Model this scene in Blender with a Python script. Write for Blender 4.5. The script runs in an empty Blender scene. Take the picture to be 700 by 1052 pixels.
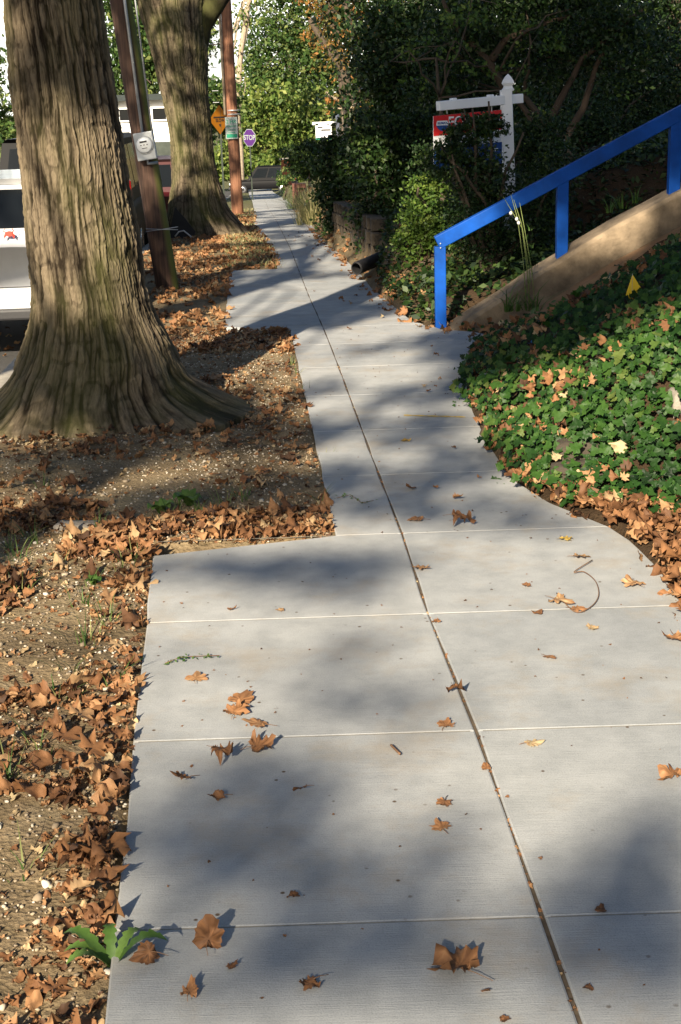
import bpy, math, random
import numpy as np
from mathutils import Vector, Matrix

# ------------------------------------------------------------------ camera, sky, sun, exposure
scene = bpy.context.scene
COL = scene.collection
FPX, CAMH, ROLL = 1450.0, 1.65, 0.033
TH = math.atan(426 / FPX)
F_ = np.array([0, math.cos(TH), -math.sin(TH)])
R0 = np.array([1.0, 0, 0]); U0 = np.array([0, math.sin(TH), math.cos(TH)])
R_ = math.cos(ROLL) * R0 - math.sin(ROLL) * U0
U_ = math.sin(ROLL) * R0 + math.cos(ROLL) * U0
cd = bpy.data.cameras.new('camera'); cam = bpy.data.objects.new('camera', cd); COL.objects.link(cam)
cd.sensor_fit = 'VERTICAL'; cd.sensor_height = 23.7; cd.lens = FPX / 1052 * 23.7
cd.clip_start = 0.05; cd.clip_end = 3000
cam.matrix_world = Matrix(((R_[0], U_[0], -F_[0], 0), (R_[1], U_[1], -F_[1], 0), (R_[2], U_[2], -F_[2], CAMH), (0, 0, 0, 1)))
scene.camera = cam

SUN_EL = math.radians(27); SUN_AZ = math.radians(17)      # light travels towards +Y and a little +X
TRAVEL = np.array([math.sin(SUN_AZ) * math.cos(SUN_EL), math.cos(SUN_AZ) * math.cos(SUN_EL), -math.sin(SUN_EL)])
w = bpy.data.worlds.new('World'); scene.world = w; w.use_nodes = True
nt = w.node_tree; bg = nt.nodes['Background']
sky = nt.nodes.new('ShaderNodeTexSky'); sky.sky_type = 'NISHITA'; sky.sun_disc = False
sky.sun_elevation = SUN_EL; sky.sun_rotation = math.pi + SUN_AZ
sky.air_density = 1.0; sky.dust_density = 1.4; sky.ozone_density = 2.2
nt.links.new(sky.outputs[0], bg.inputs[0]); bg.inputs[1].default_value = 0.05
sl = bpy.data.lights.new('sun', 'SUN'); so = bpy.data.objects.new('sun', sl); COL.objects.link(so)
sl.energy = 5.0; sl.angle = math.radians(0.53); sl.color = (1.0, 0.87, 0.68)
so.rotation_euler = Vector(TRAVEL).to_track_quat('-Z', 'Y').to_euler()
vs = scene.view_settings
vs.view_transform = 'Standard'; vs.look = 'None'; vs.gamma = 1.0; vs.use_curve_mapping = False
vs.exposure = 1.35

rng = np.random.default_rng(7)
random.seed(7)

# ------------------------------------------------------------------ places
PP = np.array([(-60, 0), (10, 0), (20, -.32), (36, -1.1), (70, -2.95), (106, -4.85), (118, -5.15), (160, -5.6), (400, -7), (2500, -9)], float)
_ys = np.arange(-60, 2500, .5); _zs = np.interp(_ys, PP[:, 0], PP[:, 1])
_k = np.exp(-np.linspace(-2, 2, 9) ** 2); _k /= _k.sum()
_zs = np.convolve(np.pad(_zs, 4, 'edge'), _k, 'valid')
def P(Y): return np.interp(Y, _ys, _zs)
AX = np.array([(-60, 1.9), (0, .55), (2.22, .41), (3.44, .35), (4.38, .28), (5.27, .24), (6.53, .16), (12.96, -.22), (31.97, -1.23), (43, -1.85), (63, -2.85), (91, -4.5), (112, -5.6)], float)
def CJ(Y): return np.interp(Y, AX[:, 0], AX[:, 1])
ER = np.array([(-60, 2.7), (0, 1.45), (3.5, 1.17), (4.23, 1.12), (4.8, 1.13), (5.23, 1.08), (5.68, .86), (6.09, .76), (6.84, .73), (7.79, .74), (8.51, .79), (9.28, .9), (9.7, 1.1), (10.1, 1.1), (10.35, .8), (10.9, .6), (13.4, .39), (14.97, .31), (17.95, .11), (20.33, -.08), (29.4, -.44), (40.9, -.95), (62.8, -1.9), (91, -3.4), (112, -4.5)], float)
def ERt(Y): return np.interp(Y, ER[:, 0], ER[:, 1])
def LE(Y):
    Y = np.asarray(Y, float)
    a = -.5 - .087 * (Y - 2.6)
    b = np.interp(Y, [5.29, 10.72], [-.02, -.34])
    c = np.interp(Y, [10.72, 16.14], [-.84, -1.16])
    d = np.interp(Y, [16.14, 18.3, 28.2, 43.4, 63, 91, 112], [-.62, -.74, -1.5, -2.3, -3.4, -5.1, -6.3])
    return np.where(Y < 5.29, a, np.where(Y < 10.72, b, np.where(Y < 16.14, c, d)))
def KERB(Y): return -1.98 - .05 * (np.asarray(Y, float) - 8)
def sst(a, b, x):
    t = np.clip((x - a) / (b - a), 0, 1); return t * t * (3 - 2 * t)
_tab = rng.random((256, 256))
def vn(x, y, per=256, off=0):
    x = np.asarray(x, float); y = np.asarray(y, float)
    x, y = np.broadcast_arrays(x, y)
    xi = np.floor(x).astype(int); yi = np.floor(y).astype(int); fx = x - xi; fy = y - yi
    fx = fx * fx * (3 - 2 * fx); fy = fy * fy * (3 - 2 * fy)
    def T(i, j): return _tab[((i % per) + off) % 256, (j + off * 7) % 256]
    return (T(xi, yi) * (1 - fx) + T(xi + 1, yi) * fx) * (1 - fy) + (T(xi, yi + 1) * (1 - fx) + T(xi + 1, yi + 1) * fx) * fy
def ZT(X, Y):
    """height of the soil"""
    X = np.asarray(X, float); Y = np.asarray(Y, float)
    X, Y = np.broadcast_arrays(X, Y)
    base = P(Y); E = ERt(Y); L = LE(Y); K = KERB(Y)
    rough = (vn(X * 3, Y * 3) - .5) * .03 + (vn(X * 11, Y * 11, off=5) - .5) * .012
    s = X - E
    fy = .16 + .84 * sst(5.3, 6.5, Y)
    sl_ = np.where(s < 3.6, s, 3.6 + (s - 3.6) * .15)
    slw = np.maximum(s - np.interp(Y, [8.2, 10.2], [0, .68]), 0); slw = np.where(slw < 3.6, slw, 3.6 + (slw - 3.6) * .15)
    bank = fy * (.03 + .55 * slw + .02 * sst(0, .1, s))
    yard = .03 + .24 * np.clip(s, 0, 3.2) + .45 * sst(12.8, 13.6, Y) * sst(.05, .35, s) + .03 * np.clip(s - 5, 0, 20)
    yard = np.where(Y > 70, yard * np.clip((105 - Y) / 35, 0, 1), yard)
    right = np.where(Y < 10.62, bank, yard)
    dip = .11 * sst(9.7, 10.2, Y) * sst(11.5, 10.9, Y) * sst(1.75, 1.2, X) * sst(.0, .05, s)
    right = right - dip
    far = sst(104, 108, Y)
    z = np.where(s > 0, right * (1 - far) + rough * 2, np.where(X < L, -.012 + rough * sst(0, .15, L - X), -.06))
    z = np.where((X < L) & (X < K - .02), -.38, z)
    opp = K - 8.4
    z = np.where(X < opp, -.0 + .02 * np.minimum(opp - X, 30) + rough, z)
    z = np.where((Y > 104.5) & (Y < 113), -.30, z)
    return base + z
def ray(px, py): return F_ + (px - 350) / FPX * R_ - (py - 526) / FPX * U_
def W(px, py, Y):
    d = ray(px, py); t = Y / d[1]; return np.array([0, 0, CAMH]) + d * t
def G(px, py, fn=None):
    d = ray(px, py); t = 1.0; p = None
    for i in range(6000):
        p = np.array([0, 0, CAMH]) + d * t
        h = P(p[1]) if fn is None else float(fn(p[0], p[1]))
        if p[2] <= h: break
        t *= 1.0015
    return p
def pxm(Y): return 1450.0 / (Y * .96)            # photo pixels per metre at distance Y (about)

# ------------------------------------------------------------------ material helpers
def newmat(name):
    m = bpy.data.materials.new(name); m.use_nodes = True
    return m, m.node_tree, m.node_tree.nodes['Principled BSDF']
def N(nt, typ, **kw):
    n = nt.nodes.new(typ)
    for k, v in kw.items():
        if k.startswith('i_'):
            key = k[2:]
            n.inputs[int(key) if key.isdigit() else key.replace('_', ' ')].default_value = v
        else: setattr(n, k, v)
    return n
def ramp(nt, fac, stops):
    r = nt.nodes.new('ShaderNodeValToRGB'); e = r.color_ramp.elements
    while len(e) < len(stops): e.new(.5)
    for el, (p, c) in zip(e, stops):
        el.position = p; el.color = (*c, 1) if len(c) == 3 else c
    nt.links.new(fac, r.inputs[0]); return r
def coord(nt, scale=(1, 1, 1), kind='Object'):
    tc = nt.nodes.new('ShaderNodeTexCoord'); mp = nt.nodes.new('ShaderNodeMapping')
    mp.inputs['Scale'].default_value = scale; nt.links.new(tc.outputs[kind], mp.inputs[0]); return mp.outputs[0]
def noise(nt, vec, scale, detail=4, rough=.55, dist=0):
    n = N(nt, 'ShaderNodeTexNoise'); n.inputs['Scale'].default_value = scale; n.inputs['Detail'].default_value = detail
    n.inputs['Roughness'].default_value = rough; n.inputs['Distortion'].default_value = dist
    nt.links.new(vec, n.inputs['Vector']); return n.outputs[0]
def mixc(nt, fac, a, b, mode='MIX'):
    m = nt.nodes.new('ShaderNodeMix'); m.data_type = 'RGBA'; m.blend_type = mode
    for s, v in ((0, fac), (6, a), (7, b)):
        if isinstance(v, (int, float)): m.inputs[s].default_value = v
        elif isinstance(v, tuple): m.inputs[s].default_value = (*v, 1)
        else: nt.links.new(v, m.inputs[s])
    return m.outputs[2]
def bump(nt, h, strength, dist, bsdf, prev=None):
    b = nt.nodes.new('ShaderNodeBump'); b.inputs['Strength'].default_value = strength; b.inputs['Distance'].default_value = dist
    nt.links.new(h, b.inputs['Height'])
    if prev is not None: nt.links.new(prev, b.inputs['Normal'])
    nt.links.new(b.outputs[0], bsdf.inputs['Normal']); return b.outputs[0]

def plain(name, c, rough=.6, metal=0, var=.25, sc=9, spec=.4, bs=.1):
    m, t, b = newmat(name); v = coord(t)
    n = noise(t, v, sc, 5)
    r = ramp(t, n, [(.25, tuple(x * (1 - var) for x in c)), (.75, tuple(min(x * (1 + var), 1) for x in c))])
    t.links.new(r.outputs[0], b.inputs['Base Color'])
    b.inputs['Roughness'].default_value = rough; b.inputs['Metallic'].default_value = metal
    b.inputs['Specular IOR Level'].default_value = spec
    if bs: bump(t, noise(t, v, sc * 6, 3), bs, .01, b)
    return m
def leafmat(name, stops, trans=.3, rough=.5, spec=.3):
    m, t, b = newmat(name)
    a = N(t, 'ShaderNodeAttribute', attribute_name='tint')
    r = ramp(t, a.outputs['Fac'], stops)
    n = noise(t, coord(t), 60, 2)
    col = mixc(t, .35, r.outputs[0], ramp(t, n, [(.3, (.35, .35, .35)), (.7, (1, 1, 1))]).outputs[0], 'MULTIPLY')
    t.links.new(col, b.inputs['Base Color']); b.inputs['Roughness'].default_value = rough
    b.inputs['Specular IOR Level'].default_value = spec
    tr = N(t, 'ShaderNodeBsdfTranslucent'); t.links.new(col, tr.inputs[0])
    mx = N(t, 'ShaderNodeMixShader'); mx.inputs[0].default_value = trans
    out = t.nodes['Material Output']
    t.links.new(b.outputs[0], mx.inputs[1]); t.links.new(tr.outputs[0], mx.inputs[2]); t.links.new(mx.outputs[0], out.inputs[0])
    return m

def concrete_mat():
    m, t, b = newmat('concrete_walk'); v = coord(t)
    big = noise(t, v, .9, 4, .6); mid = noise(t, v, 7, 5, .65); fine = noise(t, v, 260, 2, .5)
    c1 = ramp(t, big, [(.3, (.365, .375, .375)), (.7, (.475, .475, .455))]).outputs[0]
    c2 = mixc(t, .55, c1, ramp(t, mid, [(.3, (.58, .6, .61)), (.62, (1, 1, 1))]).outputs[0], 'MULTIPLY')
    c3 = mixc(t, .6, c2, ramp(t, fine, [(.25, (.62, .62, .62)), (.55, (1, 1, 1))]).outputs[0], 'MULTIPLY')
    # warm mud stains
    st = ramp(t, noise(t, v, 2.3, 6, .7), [(.52, (0, 0, 0)), (.7, (1, 1, 1))]).outputs[0]
    c4 = mixc(t, st, c3, (.36, .29, .2)); c4b = mixc(t, .5, c3, c4)
    vo = N(t, 'ShaderNodeTexVoronoi'); vo.inputs['Scale'].default_value = 17; t.links.new(v, vo.inputs['Vector'])
    sp = ramp(t, vo.outputs['Distance'], [(.06, (1, 1, 1)), (.11, (0, 0, 0))]).outputs[0]
    gate = ramp(t, noise(t, v, 5, 2), [(.52, (0, 0, 0)), (.6, (1, 1, 1))]).outputs[0]
    c5 = mixc(t, mixc(t, 1.0, sp, gate, 'MULTIPLY'), c4b, (.1, .065, .04))
    a = N(t, 'ShaderNodeAttribute', attribute_name='tint')
    c6 = mixc(t, .9, c5, ramp(t, a.outputs['Fac'], [(0, (.84, .86, .88)), (1, (1, 1, 1))]).outputs[0], 'MULTIPLY')
    t.links.new(c6, b.inputs['Base Color']); b.inputs['Roughness'].default_value = .85; b.inputs['Specular IOR Level'].default_value = .25
    broom = noise(t, coord(t, (6, 330, 40)), 1, 3, .6)
    p = bump(t, broom, .5, .0022, b); p = bump(t, fine, .35, .0012, b, p); bump(t, mid, .15, .01, b, p)
    return m
def soil_mat():
    m, t, b = newmat('soil'); v = coord(t)
    n1 = noise(t, v, 1.7, 6, .65); n2 = noise(t, v, 22, 6, .7)
    vo = N(t, 'ShaderNodeTexVoronoi'); vo.inputs['Scale'].default_value = 70; t.links.new(v, vo.inputs['Vector'])
    c = ramp(t, n1, [(.3, (.14, .1, .065)), (.5, (.37, .265, .17)), (.68, (.52, .405, .27))]).outputs[0]
    c = mixc(t, .8, c, ramp(t, n2, [(.3, (.45, .42, .38)), (.65, (1, 1, 1))]).outputs[0], 'MULTIPLY')
    c = mixc(t, .35, c, ramp(t, vo.outputs['Color'], [(.2, (.5, .45, .4)), (.8, (1, .96, .9))]).outputs[0], 'MULTIPLY')
    # darker brown on the planted bank side
    tc = N(t, 'ShaderNodeTexCoord'); sx = N(t, 'ShaderNodeSeparateXYZ'); t.links.new(tc.outputs['Object'], sx.inputs[0])
    g = ramp(t, sx.outputs[0], [(.0, (0, 0, 0)), (.9, (1, 1, 1))]).outputs[0]
    sy = N(t, 'ShaderNodeMapRange', i_1=12.0, i_2=60.0); t.links.new(sx.outputs[1], sy.inputs[0])
    gr = mixc(t, mixc(t, .5, sy.outputs[0], n1), c, (.06, .085, .03)); 
    c = mixc(t, g, gr, mixc(t, .93, c, (.035, .022, .012)))
    t.links.new(c, b.inputs['Base Color']); b.inputs['Roughness'].default_value = .95; b.inputs['Specular IOR Level'].default_value = .1
    p = bump(t, n2, .8, .02, b); bump(t, vo.outputs['Distance'], .5, .008, b, p)
    return m
def bark_mat(name, dark, light, moss, mossamt=.5, sc=1.0):
    m, t, b = newmat(name)
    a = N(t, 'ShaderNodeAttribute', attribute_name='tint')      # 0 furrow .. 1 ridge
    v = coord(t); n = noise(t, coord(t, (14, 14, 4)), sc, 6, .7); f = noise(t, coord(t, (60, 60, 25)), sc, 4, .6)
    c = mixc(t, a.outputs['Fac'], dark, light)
    c = mixc(t, .55, c, ramp(t, n, [(.3, (.5, .48, .45)), (.7, (1.0, 1, 1))]).outputs[0], 'MULTIPLY')
    c = mixc(t, .5, c, ramp(t, f, [(.3, (.5, .5, .5)), (.65, (1, 1, 1))]).outputs[0], 'MULTIPLY')
    mg = ramp(t, noise(t, coord(t, (2.6, 2.6, .9)), 1, 5, .6), [(.42, (0, 0, 0)), (.66, (mossamt,) * 3)]).outputs[0]
    c = mixc(t, mg, c, moss)
    t.links.new(c, b.inputs['Base Color']); b.inputs['Roughness'].default_value = .9; b.inputs['Specular IOR Level'].default_value = .15
    p = bump(t, f, .5, .004, b); bump(t, noise(t, coord(t, (45, 45, 9)), sc, 5, .7), .6, .008, b, p)
    return m
def paint_mat(name, c, rough=.25, coat=.6, dirt=.25):
    m, t, b = newmat(name); v = coord(t)
    n = noise(t, v, 3, 6, .7)
    t.links.new(mixc(t, dirt, c, ramp(t, n, [(.35, (.3, .28, .25)), (.6, (1, 1, 1))]).outputs[0], 'MULTIPLY'), b.inputs['Base Color'])
    b.inputs['Roughness'].default_value = rough; b.inputs['Coat Weight'].default_value = coat; b.inputs['Coat Roughness'].default_value = .08
    return m

M = {}
M['concrete'] = concrete_mat()
M['soil'] = soil_mat()
M['joint'] = plain('joint_sand', (.24, .22, .18), .95, var=.3, sc=40)
M['jointdark'] = plain('joint_dirt', (.035, .03, .022), .95, var=.3, sc=40)
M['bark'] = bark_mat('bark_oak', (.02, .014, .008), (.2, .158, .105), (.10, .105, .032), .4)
M['bark2'] = bark_mat('bark_far', (.03, .023, .015), (.19, .15, .1), (.11, .125, .03), .35)
M['twig'] = plain('branch_bark', (.07, .052, .035), .9, var=.35, sc=14, bs=.4)
M['paletwig'] = plain('pale_branch_bark', (.3, .24, .17), .9, var=.35, sc=8, bs=.4)
M['asphalt'] = plain('asphalt', (.06, .058, .056), .9, var=.3, sc=30, bs=.5)
M['kerb'] = plain('kerb_concrete', (.33, .3, .25), .9, var=.25, sc=9, bs=.4)
M['wall'] = plain('cheek_wall_concrete', (.19, .145, .095), .95, var=.6, sc=6, bs=1.0)
M['wall2'] = plain('lower_wall_concrete', (.23, .14, .075), .92, var=.4, sc=6, bs=.6)
M['stone'] = plain('rough_stone', (.06, .048, .034), .95, var=.4, sc=7, bs=.8)
M['palestone'] = plain('pale_stone', (.25, .22, .18), .9, var=.3, sc=9, bs=.6)
M['brick'] = plain('orange_brick', (.36, .12, .05), .9, var=.4, sc=12, bs=.5)
M['blue'] = paint_mat('blue_paint', (.003, .07, .36), .55, 0, .55); M['blue'].node_tree.nodes['Principled BSDF'].inputs['Specular IOR Level'].default_value = .15
M['white'] = plain('white_vinyl', (.78, .79, .8), .5, var=.06, sc=5, bs=.05)
M['whitewall'] = plain('white_siding', (.8, .79, .76), .7, var=.05, sc=1.5, bs=.05)
M['darkroof'] = plain('dark_shingle', (.05, .06, .05), .9, var=.3, sc=4)
M['signgrey'] = plain('shaded_sign_white', (.3, .35, .33), .6, var=.2, sc=9, bs=0)  # sign white darkened to a shaded tone in the colour itself
M['red'] = plain('red_sign_face', (.6, .02, .02), .45, var=.05, sc=4, bs=0)
M['navy'] = plain('blue_sign_face', (.02, .07, .26), .45, var=.05, sc=4, bs=0)
M['black'] = plain('black_rubber', (.015, .015, .016), .7, var=.2, sc=14)
M['steel'] = plain('galvanised_steel', (.42, .43, .43), .45, .6, var=.2, sc=10)
M['darksteel'] = plain('dull_green_steel', (.03, .04, .03), .7, .3, var=.2, sc=10)
M['meter'] = plain('meter_grey', (.48, .5, .5), .5, .2, var=.1, sc=9)
M['dial'] = plain('dial_face', (.7, .72, .72), .3, var=.05, sc=9, bs=0)
M['ink'] = plain('black_ink', (.02, .02, .02), .6, var=.1, bs=0)
M['green_ink'] = plain('green_ink', (.0, .22, .12), .5, var=.1, bs=0)
M['amber'] = plain('amber_sign_face', (.3, .11, .004), .5, var=.12, sc=8, bs=0)
M['purple'] = plain('faded_purple_sign_face', (.07, .022, .14), .5, var=.15, sc=8, bs=0)
M['yellow'] = plain('yellow_plastic', (.72, .5, .02), .5, var=.1, bs=0)
M['yellow_line'] = plain('worn_yellow_paint', (.5, .36, .09), .9, var=.45, sc=30)
M['glass'] = paint_mat('dark_glass', (.008, .01, .012), .12, 0, 0); M['glass'].node_tree.nodes['Principled BSDF'].inputs['Specular IOR Level'].default_value = .25
M['carwhite'] = paint_mat('white_car_paint', (.72, .73, .74), .3, .6, .15)
M['carblack'] = paint_mat('black_car_paint', (.005, .005, .006), .5, 0, .1)
M['carblack'].node_tree.nodes['Principled BSDF'].inputs['Specular IOR Level'].default_value = .12
M['carred'] = paint_mat('dark_red_car_paint', (.05, .006, .007), .4, .1, .1)
M['chrome'] = plain('chrome', (.7, .7, .7), .2, .9, var=.05, bs=0)
M['plastic'] = plain('black_plastic', (.025, .025, .027), .55, var=.1, bs=.1)
M['lamp'] = plain('red_lamp_lens', (.4, .01, .01), .2, var=.1, bs=0)
M['plate'] = plain('plate_white', (.6, .62, .62), .4, var=.05, bs=0)
M['twigbrown'] = plain('dry_stem', (.16, .09, .05), .9, var=.3, sc=20)
M['cable'] = plain('white_cable', (.6, .6, .57), .5, var=.1, bs=0)
def pole_mat(name, c1, c2, moss):
    m, t, b = newmat(name)
    f = noise(t, coord(t, (40, 40, 1.6)), 1, 5, .6); n = noise(t, coord(t, (3, 3, 1)), 1, 4)
    c = ramp(t, f, [(.32, c1), (.66, c2)]).outputs[0]
    if moss:
        tc = N(t, 'ShaderNodeTexCoord'); sx = N(t, 'ShaderNodeSeparateXYZ'); t.links.new(tc.outputs['Normal'], sx.inputs[0])
        g = ramp(t, sx.outputs[0], [(.45, (0, 0, 0)), (.8, (.85, .85, .85))]).outputs[0]
        c = mixc(t, g, c, moss)
    c = mixc(t, .5, c, ramp(t, n, [(.3, (.4, .38, .36)), (.65, (1, 1, 1))]).outputs[0], 'MULTIPLY')
    t.links.new(c, b.inputs['Base Color']); b.inputs['Roughness'].default_value = .85
    bump(t, f, .7, .006, b); return m
M['pole1'] = pole_mat('weathered_pole_wood', (.025, .014, .009), (.13, .07, .045), (.12, .14, .02))
M['pole2'] = pole_mat('reddish_pole_wood', (.1, .035, .018), (.36, .17, .09), None)
dry = [(0, (.06, .032, .018)), (.25, (.17, .08, .036)), (.55, (.30, .145, .062)), (.8, (.4, .235, .115)), (1, (.5, .4, .23))]
M['dry'] = leafmat('dry_leaf', dry, .15, .65, .25)
M['drygold'] = leafmat('gold_leaf', [(0, (.45, .24, .04)), (1, (.6, .42, .1))], .2, .6)
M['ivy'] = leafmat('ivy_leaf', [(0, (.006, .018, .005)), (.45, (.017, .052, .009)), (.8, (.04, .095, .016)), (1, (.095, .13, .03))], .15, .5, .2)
M['weed'] = leafmat('weed_leaf', [(0, (.05, .12, .02)), (1, (.13, .22, .05))], .3, .5)
M['drygrass'] = leafmat('straw_grass', [(0, (.12, .16, .05)), (.5, (.35, .33, .14)), (1, (.6, .52, .3))], .3, .6)
M['grass'] = leafmat('grass_blade', [(0, (.04, .09, .02)), (.6, (.12, .19, .05)), (1, (.3, .3, .12))], .3, .5)
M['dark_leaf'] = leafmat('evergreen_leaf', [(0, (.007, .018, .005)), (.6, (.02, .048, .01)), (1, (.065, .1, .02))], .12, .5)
M['mid_leaf'] = leafmat('shrub_leaf', [(0, (.03, .07, .012)), (.6, (.09, .16, .025)), (1, (.2, .26, .05))], .3, .5)
M['lime_leaf'] = leafmat('yellow_green_leaf', [(0, (.04, .085, .018)), (.5, (.13, .2, .04)), (1, (.34, .37, .1))], .35, .5)
M['green_leaf'] = leafmat('maple_leaf', [(0, (.02, .055, .014)), (.5, (.065, .125, .028)), (1, (.22, .26, .08))], .35, .5)
M['autumn_leaf'] = leafmat('autumn_leaf', [(0, (.06, .06, .015)), (.4, (.14, .13, .03)), (.7, (.3, .15, .04)), (1, (.42, .2, .06))], .3, .5)
M['blocker_leaf'] = leafmat('blocker_leaf', [(0, (.02, .045, .01)), (1, (.06, .1, .02))], .06, .5)  # leaves of the added, unseen shade clumps
M['pebble'] = leafmat('pebble', [(0, (.12, .1, .08)), (.4, (.27, .21, .14)), (.75, (.42, .35, .25)), (1, (.62, .58, .5))], .0, .85, .2)
M['bluepaint'] = plain('blue_marking_paint', (.03, .16, .5), .6, var=.3, sc=30)
M['terra'] = plain('crab_red', (.5, .05, .03), .5, var=.1, bs=0)

# ------------------------------------------------------------------ object helpers
def tag(o, label=None, cat=None, group=None, kind=None):
    if label: o['label'] = label
    if cat: o['category'] = cat
    if group: o['group'] = group
    if kind: o['kind'] = kind
    return o
def empty(name, loc, label=None, cat=None, group=None):
    o = bpy.data.objects.new(name, None); o.empty_display_size = .2; o.location = loc; COL.objects.link(o)
    return tag(o, label, cat, group)
def link(name, me, mat, parent=None, smooth=False, worldspace=True):
    o = bpy.data.objects.new(name, me); COL.objects.link(o)
    mats = mat if isinstance(mat, (list, tuple)) else [mat]
    for m_ in mats: me.materials.append(m_)
    if smooth: me.polygons.foreach_set('use_smooth', np.ones(len(me.polygons), bool))
    if parent is not None:
        o.parent = parent
        if worldspace:
            # parents are unrotated or their own matrix is known: keep vertices in world space
            o.matrix_parent_inverse = world_of(parent).inverted()
    return o
def world_of(o):
    m = Matrix.LocRotScale(o.location, o.rotation_euler, o.scale)
    if o.parent: m = world_of(o.parent) @ o.matrix_parent_inverse @ m
    return m
def npmesh(name, V, Fc, tint=None):
    """V (n,3), Fc (m,k) uniform faces"""
    me = bpy.data.meshes.new(name); V = np.asarray(V, np.float32); Fc = np.asarray(Fc, np.int32)
    k = Fc.shape[1]; me.vertices.add(len(V)); me.vertices.foreach_set('co', V.ravel())
    me.loops.add(Fc.size); me.loops.foreach_set('vertex_index', Fc.ravel())
    me.polygons.add(len(Fc)); me.polygons.foreach_set('loop_start', np.arange(0, Fc.size, k, dtype=np.int32))
    if tint is not None:
        a = me.attributes.new('tint', 'FLOAT', 'POINT'); a.data.foreach_set('value', np.asarray(tint, np.float32))
    me.update(calc_edges=True); return me
class MB:
    def __init__(s): s.v = []; s.f = []; s.mi = []; s.cur = 0
    def add(s, vs_, fs):
        o = len(s.v); s.v += [tuple(map(float, p)) for p in vs_]
        for f in fs: s.f.append(tuple(i + o for i in f)); s.mi.append(s.cur)
        return s
    def box(s, c, size, rot=None, bev=0):
        sx, sy, sz = [q / 2 for q in size]; pts = []
        if bev:
            import bmesh
            bm = bmesh.new(); bmesh.ops.create_cube(bm, size=1)
            for v in bm.verts: v.co = Vector((v.co.x * sx * 2, v.co.y * sy * 2, v.co.z * sz * 2))
            bmesh.ops.bevel(bm, geom=bm.edges[:], offset=bev, segments=2, affect='EDGES', profile=.5)
            pts = [v.co.copy() for v in bm.verts]; fs = [[v.index for v in f.verts] for f in bm.faces]; bm.free()
        else:
            pts = [Vector((x, y, z)) for x in (-sx, sx) for y in (-sy, sy) for z in (-sz, sz)]
            fs = [(0, 1, 3, 2), (4, 6, 7, 5), (0, 4, 5, 1), (2, 3, 7, 6), (0, 2, 6, 4), (1, 5, 7, 3)]
        if rot is not None: pts = [rot @ p for p in pts]
        return s.add([p + Vector(c) for p in pts], fs)
    def tube(s, path, rad, n=8, cap=True):
        path = [Vector(p) for p in path]
        if not hasattr(rad, '__len__'): rad = [rad] * len(path)
        vs_ = []; up = Vector((.13, .31, .94)).normalized()
        for i, p in enumerate(path):
            d = (path[min(i + 1, len(path) - 1)] - path[max(i - 1, 0)]).normalized()
            a = d.cross(up)
            if a.length < .05: a = d.cross(Vector((1, 0, 0)))
            a.normalize(); b = d.cross(a).normalized()
            for j in range(n):
                t_ = 2 * math.pi * j / n; vs_.append(p + (a * math.cos(t_) + b * math.sin(t_)) * rad[i])
        fs = []
        for i in range(len(path) - 1):
            for j in range(n):
                k = (j + 1) % n; fs.append((i * n + j, i * n + k, (i + 1) * n + k, (i + 1) * n + j))
        if cap: fs.append(tuple(range(n))[::-1]); fs.append(tuple((len(path) - 1) * n + j for j in range(n)))
        return s.add(vs_, fs)
    def prism(s, pts, off):
        """planar polygon pts extruded by vector off"""
        n = len(pts); P2 = [Vector(p) + Vector(off) for p in pts]
        fs = [tuple(range(n))[::-1], tuple(range(n, 2 * n))] + [(i, (i + 1) % n, n + (i + 1) % n, n + i) for i in range(n)]
        return s.add(list(pts) + P2, fs)
    def lathe(s, prof, c, n=16, axis='Z'):
        vs_ = []; c = Vector(c)
        for r, h in prof:
            for j in range(n):
                t_ = 2 * math.pi * j / n; x, y = r * math.cos(t_), r * math.sin(t_)
                vs_.append(c + (Vector((x, y, h)) if axis == 'Z' else Vector((h, x, y)) if axis == 'X' else Vector((x, h, y))))
        fs = [(i * n + j, i * n + (j + 1) % n, (i + 1) * n + (j + 1) % n, (i + 1) * n + j) for i in range(len(prof) - 1) for j in range(n)]
        fs += [tuple(range(n))[::-1], tuple((len(prof) - 1) * n + j for j in range(n))]
        return s.add(vs_, fs)
    def build(s, name, mat, parent=None, smooth=False, local=False):
        me = bpy.data.meshes.new(name); me.from_pydata(s.v, [], s.f); me.update()
        o = link(name, me, mat, parent, smooth, worldspace=not local)
        if any(s.mi): me.polygons.foreach_set('material_index', s.mi)
        return o
def text_mesh(txt, size):
    cu = bpy.data.curves.new('lettering', 'FONT'); cu.body = txt; cu.size = size; cu.align_x = 'CENTER'; cu.align_y = 'CENTER'
    cu.extrude = .0008; cu.offset = size * .015
    o = bpy.data.objects.new('lettering', cu); COL.objects.link(o)
    dg = bpy.context.evaluated_depsgraph_get(); me = bpy.data.meshes.new_from_object(o.evaluated_get(dg))
    bpy.data.objects.remove(o); return me
def text_on(txt, size, origin, right, up, mat, parent, name='lettering', xs=1.0):
    me = text_mesh(txt, size); r = Vector(right).normalized(); u = Vector(up).normalized(); n = r.cross(u)
    mt = Matrix(((r.x * xs, u.x, n.x, origin[0]), (r.y * xs, u.y, n.y, origin[1]), (r.z * xs, u.z, n.z, origin[2]), (0, 0, 0, 1)))
    me.transform(mt); me.name = name
    return link(name, me, mat, parent)

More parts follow.
